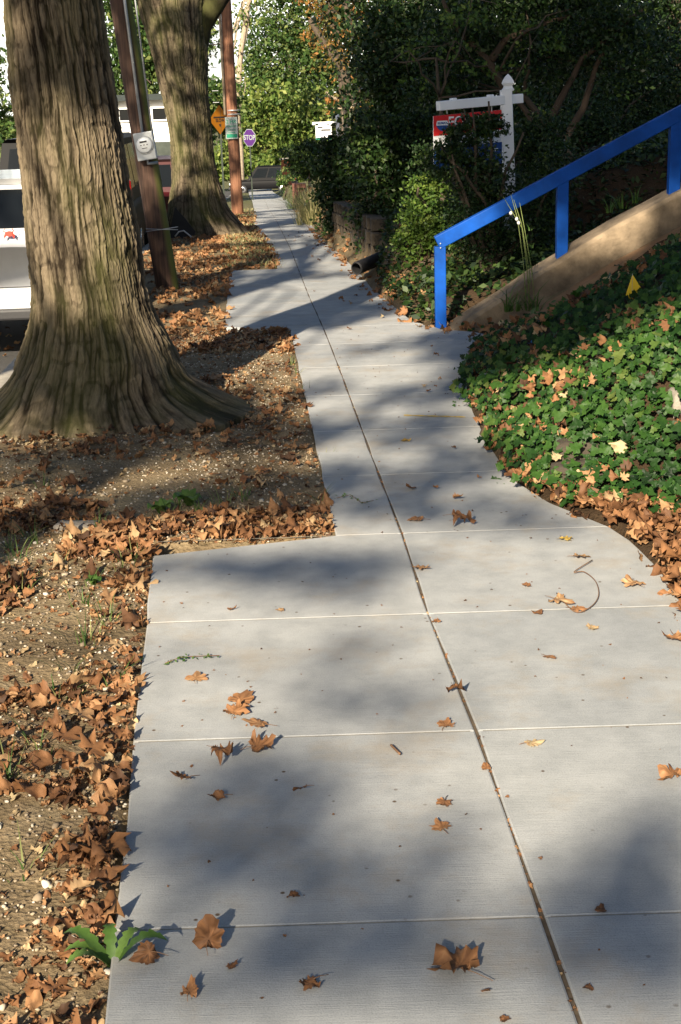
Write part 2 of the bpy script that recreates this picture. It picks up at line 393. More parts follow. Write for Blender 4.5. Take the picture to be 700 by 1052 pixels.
# ---- leaves
def batch(tv, tf, pos, rot, scale):
    """tv (k,3) template verts, tf faces; pos (n,3), rot (n,3,3), scale (n,)"""
    n, k = len(pos), len(tv)
    V = np.einsum('nij,kj->nki', rot, tv) * scale[:, None, None] + pos[:, None, :]
    Fc = (np.asarray(tf)[None] + (np.arange(n) * k)[:, None, None]).reshape(-1, np.asarray(tf).shape[1])
    return V.reshape(-1, 3), Fc
def rand_rot(n, tilt=None, r=None):
    """random rotation; tilt = max tilt of the leaf normal from +Z, None = fully random"""
    r = r or rng
    yaw = r.random(n) * 2 * np.pi
    if tilt is None: ct = r.random(n) * 2 - 1; ti = np.arccos(ct)
    else: ti = np.abs(r.normal(0, tilt, n))
    az = r.random(n) * 2 * np.pi
    cz, sz = np.cos(yaw), np.sin(yaw)
    A = np.zeros((n, 3, 3)); A[:, 0, 0] = cz; A[:, 0, 1] = -sz; A[:, 1, 0] = sz; A[:, 1, 1] = cz; A[:, 2, 2] = 1
    ax = np.stack([np.cos(az), np.sin(az), np.zeros(n)], 1); c, s = np.cos(ti), np.sin(ti)
    K = np.zeros((n, 3, 3)); K[:, 0, 2] = ax[:, 1]; K[:, 1, 2] = -ax[:, 0]; K[:, 2, 0] = -ax[:, 1]; K[:, 2, 1] = ax[:, 0]
    B = np.eye(3)[None] + s[:, None, None] * K + (1 - c)[:, None, None] * (K @ K)
    return B @ A
DIAM = (np.array([(0, -.5, 0), (.28, -.05, .07), (0, .5, -.05), (-.28, -.05, .07)]), [(0, 1, 2, 3)])
def lobed(kind, curl, seed, mul=1):
    """a lobed leaf: centre + three rings, cupped, folded along the midrib and crumpled"""
    r = np.random.default_rng(seed)
    if kind == 'maple': rad = [.6, .98, .66, 1.05, .6, .92, 1.16, .92, .6, 1.05, .66, .98, .6, .6, .55, .3, .12, .3, .55, .6]
    elif kind == 'oak': rad = [.62, .7, .62, .78, .7, .95, 1.25, .95, .7, .78, .62, .7, .6, .62, .5, .32, .12, .32, .5, .62]
    else: rad = [.62, .98, .66, .72, .66, .85, 1.15, .85, .66, .72, .66, .98, .7, .75, .6, .4, .2, .4, .6, .75]   # ivy
    n = 20 * mul; rad = np.interp(np.arange(n) / mul, np.arange(21), list(rad) + [rad[0]]); rad = rad * (1 + r.normal(0, .06 if kind == 'ivy' else .1, n)) * .5
    th = np.pi / 2 + (np.arange(n) - 6 * mul) * 2 * np.pi / n
    V = [np.zeros((1, 3))]
    for f in (.33, .68, 1.0):
        q = rad * f ** .9 if f == 1 else (rad * .5 + .5 * .4) * f; V.append(np.stack([q * np.cos(th), q * np.sin(th), 0 * th], 1))
    V = np.vstack(V); a1 = r.random() * np.pi; ox, oy = r.random(2) * 50
    q1 = V[:, 0] * np.cos(a1) + V[:, 1] * np.sin(a1)
    rr_ = np.hypot(V[:, 0], V[:, 1])
    z = curl * (.62 * q1 ** 2 + .3 * rr_ ** 2 * r.normal() + .12 * np.abs(V[:, 0]) * r.normal())
    z += curl * .42 * (vn(V[:, 0] * 4.5 + ox, V[:, 1] * 4.5 + oy) - .5) * (.35 + rr_)  + .05 * np.sin(th[0] + 9 * np.arctan2(V[:, 1], V[:, 0])) * rr_
    z += np.where(np.arange(len(V)) > 2 * n, r.normal(0, .035, len(V)) * (curl + .3), 0)
    V[:, 2] = z; V[:, :2] *= (1 - .45 * np.clip(curl * np.abs(z), 0, .7))[:, None]
    Fc = []
    for i in range(n):
        j = (i + 1) % n; Fc.append((0, 1 + i, 1 + j))
        for k in (1, 1 + n): Fc += [(k + i, k + n + i, k + n + j), (k + i, k + n + j, k + j)]
    return V, Fc
LITTER = [lobed(k, c, s) for s, (k, c) in enumerate([('maple', 1.1), ('oak', 1.5), ('maple', 1.9), ('oak', .7), ('maple', .6), ('oak', 2.1)])]
IVY = [lobed('ivy', .35, 20), lobed('ivy', .6, 21), lobed('ivy', .2, 22)]
def scatter(name, templates, pos, size, tilt, mat, parent=None, tint=None, label=None, kind=None, normal=None, smooth=True, group=None, cat=None):
    n = len(pos); idx = rng.integers(0, len(templates), n); Vs, Fs, Ts = [], [], []; off = 0
    tint = rng.random(n) if tint is None else tint
    for q, (tv, tf) in enumerate(templates):
        m_ = idx == q
        if not m_.any(): continue
        R = rand_rot(m_.sum(), tilt)
        if normal is not None: R = align(normal[m_]) @ R
        V, Fc = batch(tv, tf, pos[m_], R, size[m_]); Vs.append(V); Fs.append(Fc + off); off += len(V)
        Ts.append(np.repeat(tint[m_], len(tv)))
    me = npmesh(name, np.vstack(Vs), np.vstack(Fs), np.concatenate(Ts))
    o = link(name, me, mat, parent, smooth); return tag(o, label, cat, group, kind)
def align(nrm):
    z = nrm / np.linalg.norm(nrm, axis=1)[:, None]; x = np.cross(np.array([0, 1.0, 0])[None], z); x /= np.maximum(np.linalg.norm(x, axis=1), 1e-6)[:, None]
    y = np.cross(z, x); return np.stack([x, y, z], 2)
def crown_points(blobs, per, clump=.22, shell=.35, seed=0):
    """blobs: (centre, radii, weight) -> leaf positions in many small clumps; gaps stay open"""
    r = np.random.default_rng(seed); out = []; tn = []
    for c, rad, wgt in blobs:
        rad = np.array(rad, float); nc = max(4, int(wgt)); d = r.normal(0, 1, (nc, 3)); d /= np.linalg.norm(d, axis=1)[:, None]
        rr = shell + (1 - shell) * r.random(nc) ** .6; rr *= 1 + .16 * r.normal(0, 1, nc)
        cc = np.array(c) + d * rr[:, None] * rad
        k = r.poisson(per, nc) + 1
        p = np.repeat(cc, k, 0) + r.normal(0, 1, (k.sum(), 3)) * clump * rad.mean() * np.array([1, 1, .6])
        out.append(p); tn.append(np.repeat(np.clip(r.normal(.5, .2, nc), 0, 1), k))
    p = np.vstack(out); t_ = np.clip(np.concatenate(tn) + rng.normal(0, .15, len(p)), 0, 1); return p, t_
def crown(name, parent, blobs, per, leaf, mat, clump=.22, shell=.35, seed=0, label=None):
    p, t_ = crown_points(blobs, per, clump, shell, seed)
    return scatter(name, [DIAM], p, leaf * (.6 + .8 * rng.random(len(p))), None, mat, parent, t_, smooth=False, label=label)
def limb(path, r0, r1, mb, n=8, wob=.04, sub=4):
    """a bent branch through points"""
    pts = [np.array(p, float) for p in path]; out = []
    for a, b in zip(pts[:-1], pts[1:]):
        for i in range(sub): out.append(a + (b - a) * i / sub + rng.normal(0, wob, 3) * (np.linalg.norm(b - a) / sub) * (i > 0))
    out.append(pts[-1]); m_ = len(out); mb.tube(out, [r0 + (r1 - r0) * i / (m_ - 1) for i in range(m_)], n)

# ------------------------------------------------------------------ terrain, road, sidewalk
def terrain():
    ss = np.unique(np.concatenate([-np.geomspace(14, 900, 16), np.arange(-14, -2.6, .5), np.arange(-2.6, 2.2, .045), np.arange(2.2, 6, .12), np.arange(6, 14, .6), np.geomspace(14, 900, 16)]))
    yy = np.unique(np.concatenate([-np.geomspace(1, 500, 14), np.arange(-1, 1.8, .3), np.arange(1.8, 8.5, .045), np.arange(8.5, 20, .09), np.arange(20, 45, .3), np.arange(45, 120, .75), np.geomspace(120, 2200, 20)]))
    S, Y = np.meshgrid(ss, yy); X = S + CJ(Y); Z = ZT(X, Y)
    n, m_ = X.shape; V = np.stack([X, Y, Z], 2).reshape(-1, 3)
    i = np.arange(n - 1)[:, None] * m_ + np.arange(m_ - 1)[None]; i = i.ravel()
    return npmesh('ground', V, np.stack([i, i + 1, i + m_ + 1, i + m_], 1))
tag(link('ground', terrain(), M['soil'], smooth=True), kind='structure')

def strip(name, fa, fb, ys, dz, mat, **kw):
    a = np.array([(fa(y), y, P(y) + dz) for y in ys]); b = np.array([(fb(y), y, P(y) + dz) for y in ys])
    V = np.empty((len(ys) * 2, 3)); V[0::2] = a; V[1::2] = b
    i = np.arange(len(ys) - 1) * 2
    return tag(link(name, npmesh(name, V, np.stack([i, i + 1, i + 3, i + 2], 1)), mat), **kw)
ysr = np.concatenate([np.arange(-40, 104.5, 1.0), [104.5]])
strip('road', lambda y: KERB(y) - 8.2, lambda y: KERB(y) - .15, ysr, -.26, M['asphalt'], kind='structure')
mb = MB(); mb.add([(-90, 104.6, -5.0), (90, 104.6, -5.0), (90, 113, -5.13), (-90, 113, -5.13)], [(0, 1, 2, 3)])
tag(mb.build('cross_road', M['asphalt']), kind='structure')
def kerbline(name, fx):
    V = []; ys = np.arange(-20, 104, .5); Fc = []
    for y in ys:
        x = float(fx(y)); z = float(P(y))
        V += [(x - .15, y, z - .42), (x - .15, y, z - .01), (x - .135, y, z + .008), (x - .015, y, z + .008), (x, y, z - .01), (x, y, z - .42)]
    for i in range(len(ys) - 1):
        for j in range(5): Fc.append((i * 6 + j, i * 6 + j + 1, i * 6 + j + 7, i * 6 + j + 6))
    tag(link(name, npmesh(name, V, Fc), M['kerb'], smooth=False), kind='structure')
kerbline('kerb', KERB); kerbline('far_kerb', lambda y: KERB(y) - 8.2)

def sidewalk():
    V = []; Fc = []; T = []
    J0, DJ = 2.58, .904
    def slab(left, right, t_):
        # polygon counter-clockwise from above: left side going up reversed
        poly = [np.array(p) for p in right] + [np.array(p) for p in left[::-1]]
        c = sum(poly) / len(poly); n = len(poly); b = .004 if t_ < 2 else .003; t_ = t_ % 2
        ins = []
        for i in range(n):
            p0, p1, p2 = poly[i - 1], poly[i], poly[(i + 1) % n]
            e1 = (p1 - p0) / max(np.linalg.norm(p1 - p0), 1e-6); e2 = (p2 - p1) / max(np.linalg.norm(p2 - p1), 1e-6)
            n1 = np.array([-e1[1], e1[0]]); n2 = np.array([-e2[1], e2[0]]); nn = n1 + n2; L = nn @ nn
            ins.append(p1 + nn * 2 * b / max(L, 1.0))
        k = len(V)
        for p in ins: V.append((p[0], p[1], float(P(p[1])) + 0.0)); T.append(t_)
        for p, q in zip(poly, ins):
            m_ = p * .35 + q * .65; V.append((m_[0], m_[1], float(P(m_[1])) - .0008)); T.append(t_)
        for p in poly: V.append((p[0], p[1], float(P(p[1])) - .0018)); T.append(t_)
        for p in poly: V.append((p[0], p[1], float(P(p[1])) - .12)); T.append(t_)
        Fc.append(tuple(k + i for i in range(n)))
        for q in range(3):
            for i in range(n):
                j = (i + 1) % n; Fc.append((k + (q + 1) * n + i, k + (q + 1) * n + j, k + q * n + j, k + q * n + i))
    for r_ in range(-5, 121):
        y0, y1 = J0 + r_ * DJ, J0 + (r_ + 1) * DJ
        g = .0018; ya, yb = y0 + g, y1 - g
        ys = np.linspace(ya, yb, 3 if r_ < 2 or r_ > 20 else 6)
        wob = lambda y: .004 * math.sin(y * 9) + .003 * math.sin(y * 23)
        slab([(float(LE(min(max(y, y0 + .001), y1 - .001))) + wob(y) * .7, y) for y in ys], [(float(CJ(y)) - .0042 + wob(y) * .4, y) for y in ys], rng.random() + (2 if r_ > 3 else 0))
        slab([(float(CJ(y)) + .0042 + wob(y + 1) * .4, y) for y in ys], [(float(ERt(y)), y) for y in ys], rng.random() + (2 if r_ > 3 else 0))
    me = bpy.data.meshes.new('sidewalk'); me.from_pydata(V, [], Fc)
    a = me.attributes.new('tint', 'FLOAT', 'POINT'); a.data.foreach_set('value', np.array(T, np.float32)); me.update()
    return me
tag(link('sidewalk', sidewalk(), M['concrete']), kind='structure')
# sandy filler low in the tooled joints (the joint nearest the camera and the long joint stay dark)
for nm, fa, fb in (('joint_filler', LE, lambda y: CJ(y) - .007), ('joint_filler', lambda y: CJ(y) + .007, ERt)):
    mb = MB()
    for r_ in range(0, 60):
        y = 2.58 + r_ * .904; a, b = float(fa(y - .01)) + .01, float(fb(y)) - .01; z = float(P(y)) - .0016
        mb.add([(a, y - .0035, z), (b, y - .0035, z), (b, y + .0035, z), (a, y + .0035, z)], [(0, 1, 2, 3)])
    tag(mb.build(nm, M['joint']), kind='structure')
strip('joint_filler', lambda y: CJ(y) - .007, lambda y: CJ(y) + .007, np.arange(-1, 60, .3), -.006, plain('joint_silt', (.1, .075, .05), .95, var=.4, sc=40), kind='structure')
# worn yellow utility mark
mb = MB(); a, b = G(415, 427), G(478, 429)
for i in range(14):
    t0, t1 = i / 14, (i + 1) / 14; w0, w1 = .012 + .006 * math.sin(i * 2.1), .012 + .006 * math.sin((i + 1) * 2.1)
    p, q = a + (b - a) * t0, a + (b - a) * t1
    mb.add([(p[0], p[1] - w0, .003), (q[0], q[1] - w1, .003), (q[0], q[1] + w1, .003), (p[0], p[1] + w0, .003)], [(0, 1, 2, 3)])
tag(mb.build('painted_mark', M['yellow_line']), kind='structure')

def backdrop_mesh():  # pale sheet added far behind the trees to brighten the sky
    xs = np.linspace(-1500, 1500, 120); us = np.linspace(0, 1, 26); Xg, Ug = np.meshgrid(xs, us)
    topz = 260 + 160 * vn(xs / 160 + 9, 0 * xs, off=33); bulge = np.sin(Ug * np.pi * .5)
    Z = -12 + Ug * topz[None] + 25 * vn(Xg / 60 + 5, Ug * 9, off=35); Y = 1500 - 90 * vn(Xg / 110 + 20, Ug * 5, off=37) - 35 * vn(Xg / 40 + 20, Ug * 14, off=38) + 160 * bulge ** 3
    i = (np.arange(25)[:, None] * 120 + np.arange(119)[None]).ravel()
    return npmesh('sky_backdrop', np.stack([Xg, Y, Z], 2).reshape(-1, 3), np.stack([i, i + 1, i + 121, i + 120], 1))
tag(link('sky_backdrop', backdrop_mesh(), plain('backdrop_white', (.6, .68, .76), 1, var=.12, sc=.004, spec=0, bs=0), smooth=True), kind='structure')

# ------------------------------------------------------------------ big trunks
def trunk_mesh(rows, lobes, y0, furrow=.021, nu=900, dz=.0055, pitch=.026, zscale=2.6, gz=0.0):
    """rows: (z, cx, r) ; lobes: (angle, amount, hscale, power)"""
    rows = np.array(sorted(rows)); zs = np.arange(rows[0, 0], rows[-1, 0], dz)
    cx = np.interp(zs, rows[:, 0], rows[:, 1]); r = np.interp(zs, rows[:, 0], rows[:, 2])
    k = np.hanning(25); k /= k.sum()
    cx = np.convolve(np.pad(cx, 12, 'edge'), k, 'valid'); r = np.convolve(np.pad(r, 12, 'edge'), k, 'valid')
    th = np.arange(nu) / nu * 2 * np.pi; TH_, Z = np.meshgrid(th, zs); Rr = np.repeat(r[:, None], nu, 1)
    zb = rows[0, 0]
    for an, am, hs, pw in lobes:
        c = np.maximum(np.cos(TH_ - an), 0) ** pw; Rr = Rr + am * c * np.exp(-np.maximum(Z - gz - .01, 0) / hs)
    per = int(2 * np.pi * r.mean() / pitch); U = TH_ / (2 * np.pi) * per
    wa = (vn(U * .5, Z * zscale * .6, per=max(per // 2, 1) if per % 2 == 0 else 256, off=3) - .5) * 0
    wz = (vn(TH_ / (2 * np.pi) * 8, Z * 2.5, per=8, off=9) - .5)
    # furrows: vertical plates, warped, broken at intervals
    Uw = U + 1.0 * (vn(TH_ / (2 * np.pi) * 10, Z * 2.2, per=10, off=13) - .5) + .45 * (vn(TH_ / (2 * np.pi) * 40, Z * 9, per=40, off=17) - .5)
    def rdg(k, zf, off, w_=2.3): return np.clip(np.abs(2 * vn(Uw * k, Z * zf, per=per * k, off=off) - 1) * w_, 0, 1)
    h1 = rdg(1, zscale * 1.1, 21); h2 = rdg(2, zscale * 2.4, 31, 2.0); h3 = rdg(4, zscale * 9, 37, 1.7)
    n3 = vn(U * 5, Z * 50, per=per * 5, off=41)
    crk = np.clip(np.abs(2 * vn(Uw * 1, Z * 10, per=per, off=51) - 1) * 4, .68, 1)
    h = (.5 * h1 + .32 * h2 + .18 * h3) * crk
    h = h * (.8 + .2 * vn(U * 9, Z * 90, per=per * 9, off=71))
    lump = (vn(TH_ / (2 * np.pi) * 6, Z * 1.6, per=6, off=61) - .5) * .07 * r.mean() * 2
    knob = (vn(TH_ / (2 * np.pi) * 18, Z * 9, per=18, off=66) - .5) * .09 * np.exp(-np.maximum(Z - gz, 0) / .22) + (vn(TH_ / (2 * np.pi) * 34, Z * 16, per=34, off=68) - .5) * .04 * np.exp(-np.maximum(Z - gz, 0) / .3)
    Rr = Rr + knob
    Rr = Rr + lump + furrow * (h - .55) + .004 * (n3 - .5)
    X = cx[:, None] + Rr * np.cos(TH_); Y = y0 + Rr * np.sin(TH_)
    V = np.stack([X, Y, Z], 2).reshape(-1, 3); n = len(zs)
    i = (np.arange(n - 1)[:, None] * nu + np.arange(nu)[None]); j = (np.arange(n - 1)[:, None] * nu + (np.arange(nu)[None] + 1) % nu)
    Fc = np.stack([i, j, j + nu, i + nu], 2).reshape(-1, 4)
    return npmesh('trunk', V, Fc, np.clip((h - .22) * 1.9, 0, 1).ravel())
def rows_from_px(lst, Y):
    out = []
    for y, xl, xr in lst:
        a, b = W(xl, y, Y), W(xr, y, Y); out.append((a[2], (a[0] + b[0]) / 2, (b[0] - a[0]) / 2))
    return out
Y1 = 7.75
rw = rows_from_px([(-60, -4, 102), (0, 0, 108), (100, 9, 124), (200, 18, 139), (260, 24, 152), (300, 30, 157), (330, 28, 166), (360, 22, 178), (400, 14, 186)], Y1); rw = [(a_, b_, c_ * .93) for a_, b_, c_ in rw]
top = max(rw); rw.append((top[0] + 3.0, top[1] - .12, top[2] * .86)); rw.append((-.25, rw[-2][1], rw[-2][2] * 1.0))
rw = [r_ for r_ in rw if r_[0] > .1 or r_[0] < -.2]
low = [r_ for r_ in rw if r_[0] > .1]; low = min(low); rw = [r_ for r_ in rw if r_[0] > 0] + [(-.25, low[1] + .02, low[2] * 1.12)]
t1 = empty('oak_tree', (-1.2, Y1, 0), 'huge furrowed tree trunk at the left edge, flaring over the bare dirt verge', 'tree')
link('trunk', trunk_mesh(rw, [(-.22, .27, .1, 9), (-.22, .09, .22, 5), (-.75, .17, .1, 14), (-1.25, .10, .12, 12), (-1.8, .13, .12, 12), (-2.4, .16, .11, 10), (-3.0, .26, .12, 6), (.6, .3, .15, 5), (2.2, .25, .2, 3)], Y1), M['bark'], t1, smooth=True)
topz = rw[[r_[0] for r_ in rw].index(max(r_[0] for r_ in rw))]
mb = MB(); tp = np.array([topz[1], Y1, topz[0] - .15])
for dx, dy, dz_, r0 in ((-2.5, -1.5, 3.2, .26), (1.8, 1.8, 3.6, .27), (2.6, -3.0, 2.6, .2), (-1.0, 3.5, 3.0, .2)):
    limb([tp, tp + np.array([dx * .35, dy * .35, dz_ * .5]), tp + np.array([dx, dy, dz_]), tp + np.array([dx * 1.9, dy * 1.9, dz_ * 1.5])], r0, .04, mb, 10)
mb.build('limb', M['twig'], t1, True)

Y2 = 24.6
rw = rows_from_px([(0, 142, 212), (45, 152, 213), (100, 167, 215), (150, 175, 220), (190, 178, 226), (215, 177, 232), (228, 174, 238)], Y2)
top = max(rw); low = min(rw); rw += [(top[0] + 1.2, top[1] - .12, top[2] * 1.15), (low[0] - .9, low[1], low[2] * 1.12)]
zg2 = float(P(Y2))
t2 = empty('oak_tree', (low[1], Y2, zg2), 'second large forked tree trunk, mossy, standing between the leaning pole and the sidewalk', 'tree')
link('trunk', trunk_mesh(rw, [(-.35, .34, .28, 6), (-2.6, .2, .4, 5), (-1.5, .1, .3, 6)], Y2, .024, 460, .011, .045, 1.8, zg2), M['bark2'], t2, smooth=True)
mb = MB()
a = W(178, 8, Y2); b = W(196, 62, Y2)
limb([a, W(150, -60, Y2), W(120, -160, Y2), W(60, -300, Y2 - 2)], .46, .12, mb, 14, .02)
limb([b, W(206, 24, Y2), W(224, -2, Y2), W(248, -34, Y2), W(300, -120, Y2 + 1), W(360, -220, Y2 + 2)], .24, .08, mb, 14, .02)
mb.build('limb', M['bark2'], t2, True)
# flat black patch at the foot, between two roots, on the kerb side
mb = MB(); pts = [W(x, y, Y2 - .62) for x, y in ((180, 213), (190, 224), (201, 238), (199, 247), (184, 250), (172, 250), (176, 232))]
mb.prism([tuple(p) for p in pts], (0, .03, 0)); o = mb.build('black_patch', M['ink'], t2)
mb = MB(); mb.tube([W(x, y, 23.6) for x, y in ((180, 243), (184, 238), (189, 237), (195, 242), (200, 247))], .012, 6)
tag(mb.build('cable', M['cable'], None, True), 'thin white cable looping out of the ground at the foot of the second tree', 'cable')

# ------------------------------------------------------------------ poles
YP = 14.2
pb, pt = W(173, 300, YP), W(124, 0, YP); d = (pt - pb)
up_ = pb + d * 2.6; root = pb - d * .12
p1 = empty('utility_pole', tuple(pb), 'leaning mossy wooden utility pole carrying a grey electric meter, behind the nearest trunk', 'utility pole')
mb = MB(); n_ = 26; mb.tube([root + (up_ - root) * i / n_ for i in range(n_ + 1)], [.116 - .03 * i / n_ for i in range(n_ + 1)], 28); mb.build('pole', M['pole1'], p1, True)
def conduit(x0, x1, name, m_, r_=.014, y0=0, y1=140, off=.125):
    mb = MB(); a = W(x0, y0, YP - off); b = W(x1, y1, YP - off); mb.tube([b, a, a + (a - b) * 2.2], r_, 8); mb.build(name, m_, p1, True)
conduit(128, 147, 'conduit', M['steel'], .014, off=.13); conduit(139, 157, 'conduit', M['steel'], .009, off=.105)
c = W(149.5, 150, YP - .17); tilt = Matrix.Rotation(math.radians(-7.5), 3, 'Y')
mb = MB(); mb.box(c, (.185, .1, .26), tilt, .008); box_ = mb.build('meter_box', M['meter'], p1)
cc = Vector(c) + tilt @ Vector((0, -.052, .012))
mb = MB(); mb.lathe([(.0, -.03), (.068, -.03), (.075, -.02), (.078, 0)], (0, 0, 0), 28, 'Y')
mb.v = [tuple(tilt @ Vector(v) + cc) for v in mb.v]; dial = mb.build('dial', M['dial'], box_, True)
mb = MB()
mb.lathe([(.085, 0), (.085, -.012), (.078, -.012), (.078, 0)], (0, 0, 0), 28, 'Y'); mb.v = [tuple(tilt @ Vector(v) + cc) for v in mb.v]
mb.build('dial_ring', M['steel'], box_, True)
mb = MB()
for bx_, bz, bw, bh in ((-.004, .03, .07, .016), (-.03, .0, .012, .008), (0, -.0, .012, .008), (.03, .0, .012, .008), (0, -.03, .05, .005)):
    mb.box(cc + tilt @ Vector((bx_, -.0325, bz)), (bw, .003, bh), tilt)
mb.build('readout', M['ink'], dial)
mb = MB(); e = W(152, 162, YP - .15); f_ = W(162, 167, YP - .1); mb.tube([e, W(152, 168, YP - .15), f_], .014, 8); mb.build('elbow', M['steel'], p1, True)
mb = MB()
for dy_ in (0, 3): 
    a, b = W(150, 235 + dy_, YP - .16), W(183, 236 - dy_, YP - .16); mb.tube([a, (a + b) / 2 + np.array([0, -.03, 0]), b], .004, 5)
mb.build('wire_wrap', M['steel'], p1, True)

YP2 = 37.0
pb, pt = W(244.5, 221, YP2), W(232, 0, YP2); d = pt - pb
p2 = empty('utility_pole', tuple(pb), 'straight reddish wooden utility pole with a small white and green sign, beyond the second tree', 'utility pole')
mb = MB(); mb.tube([pb - d * .05 + d * 1.9 * i / 16 for i in range(17)], [.155 - .04 * i / 16 for i in range(17)], 24); mb.build('pole', M['pole2'], p2, True)
for yy_ in (114, 118):
    mb = MB(); c = W(240 - (121 - yy_) * .05, yy_, YP2); mb.lathe([(.162, 0), (.166, .0), (.166, .03), (.162, .03)], c, 24); mb.build('band', M['steel'], p2, True)
for t_ in range(10):
    mb = MB(); c = W(231.5 - t_ * .8, 105 - t_ * 12, YP2 - .0); mb.tube([c + np.array([-.15, -.05, 0]), c + np.array([-.3, -.08, 0])], .01, 5); mb.build('climbing_step', M['steel'], p2)
mb = MB(); mb.tube([W(231.5, 118, YP2 - .1), W(225, 0, YP2 - .1), W(222, -60, YP2 - .1)], .035, 8); mb.build('conduit', M['paletwig'], p2, True)
# parking sign fixed on the pole: its own thing
c = W(238, 131.5, YP2 - .22); s1 = empty('parking_sign', tuple(c), 'small white sign with faint green lettering fixed to the reddish utility pole', 'sign')
mb = MB(); mb.box(c, (.305, .004, .53), None); pn = mb.build('panel', M['signgrey'], s1)
text_on('2 HR', .12, c + np.array([0, -.004, .15]), (1, 0, 0), (0, 0, 1), M['green_ink'], pn)
text_on('PARKING', .06, c + np.array([0, -.004, .04]), (1, 0, 0), (0, 0, 1), M['green_ink'], pn)
text_on('7AM - 6PM', .045, c + np.array([0, -.004, -.05]), (1, 0, 0), (0, 0, 1), M['green_ink'], pn)
mb = MB(); mb.box(c + np.array([0, -.004, -.19]), (.26, .003, .09)); mb.box(c + np.array([0, -.004, -.115]), (.18, .003, .015)); mb.build('green_band', M['green_ink'], pn)
# amber diamond on a thin post
YD = 41.0; c = W(226, 123, YD); g_ = float(ZT(c[0], YD))
s2 = empty('warning_sign', (c[0], YD, g_), 'amber diamond warning sign on a thin post, partly behind the reddish utility pole', 'sign')
ang = math.radians(48); rt = np.array([math.cos(ang), math.sin(ang), 0]); upv = np.array([0, 0, 1.0]); nn = np.array([math.sin(ang), -math.cos(ang), 0])
mb = MB(); h_ = .40; mb.prism([tuple(c + rt * h_), tuple(c + upv * h_), tuple(c - rt * h_), tuple(c - upv * h_)], tuple(-nn * .004)); pn = mb.build('panel', M['amber'], s2)
mb = MB()
mb.prism([tuple(c + nn * .003 + q) for q in (rt * .24 + upv * .085, -rt * .24 + upv * .085, -rt * .24 + upv * .045, rt * .24 + upv * .045)], tuple(nn * .001))
mb.build('lettering_bar', M['ink'], pn)
text_on('SLOW', .12, c + nn * .006 - upv * .02, rt, upv, M['ink'], pn)
mb = MB(); mb.prism([tuple(c + nn * .003 + q) for q in (rt * .05 - upv * .12, -rt * .05 - upv * .12, -upv * .2)], tuple(nn * .001)); mb.build('mark', M['ink'], pn)
mb = MB(); mb.box((c[0], YD + .04, (g_ + c[2] + .3) / 2), (.05, .04, c[2] + .3 - g_)); mb.build('post', M['darksteel'], s2)
# stop sign, faded purple
YS = 66.0; c = W(256.5, 141.5, YS); g_ = float(P(YS))
s3 = empty('stop_sign', (c[0], YS, g_), 'faded purple octagonal STOP sign seen at an angle against bright yellow-green leaves', 'sign')
ang = math.radians(-42); rt = np.array([math.cos(ang), math.sin(ang), 0]); nn = np.array([math.sin(ang), -math.cos(ang), 0])
def octa(R_o): return [tuple(c + rt * R_o * math.cos(math.pi / 8 + k * math.pi / 4) + upv * R_o * math.sin(math.pi / 8 + k * math.pi / 4)) for k in range(8)]
mb = MB(); mb.prism(octa(.41), tuple(-nn * .004)); pn = mb.build('panel', M['signgrey'], s3)
mb = MB(); mb.prism([tuple(np.array(q) + nn * .003) for q in octa(.385)], tuple(nn * .002)); mb.build('face', M['purple'], pn)
text_on('STOP', .3, c + nn * .009, rt, upv, M['signgrey'], pn)
mb = MB(); mb.box((c[0], YS + .08, (g_ + c[2]) / 2), (.06, .06, c[2] - g_)); mb.build('post', M['darksteel'], s3)

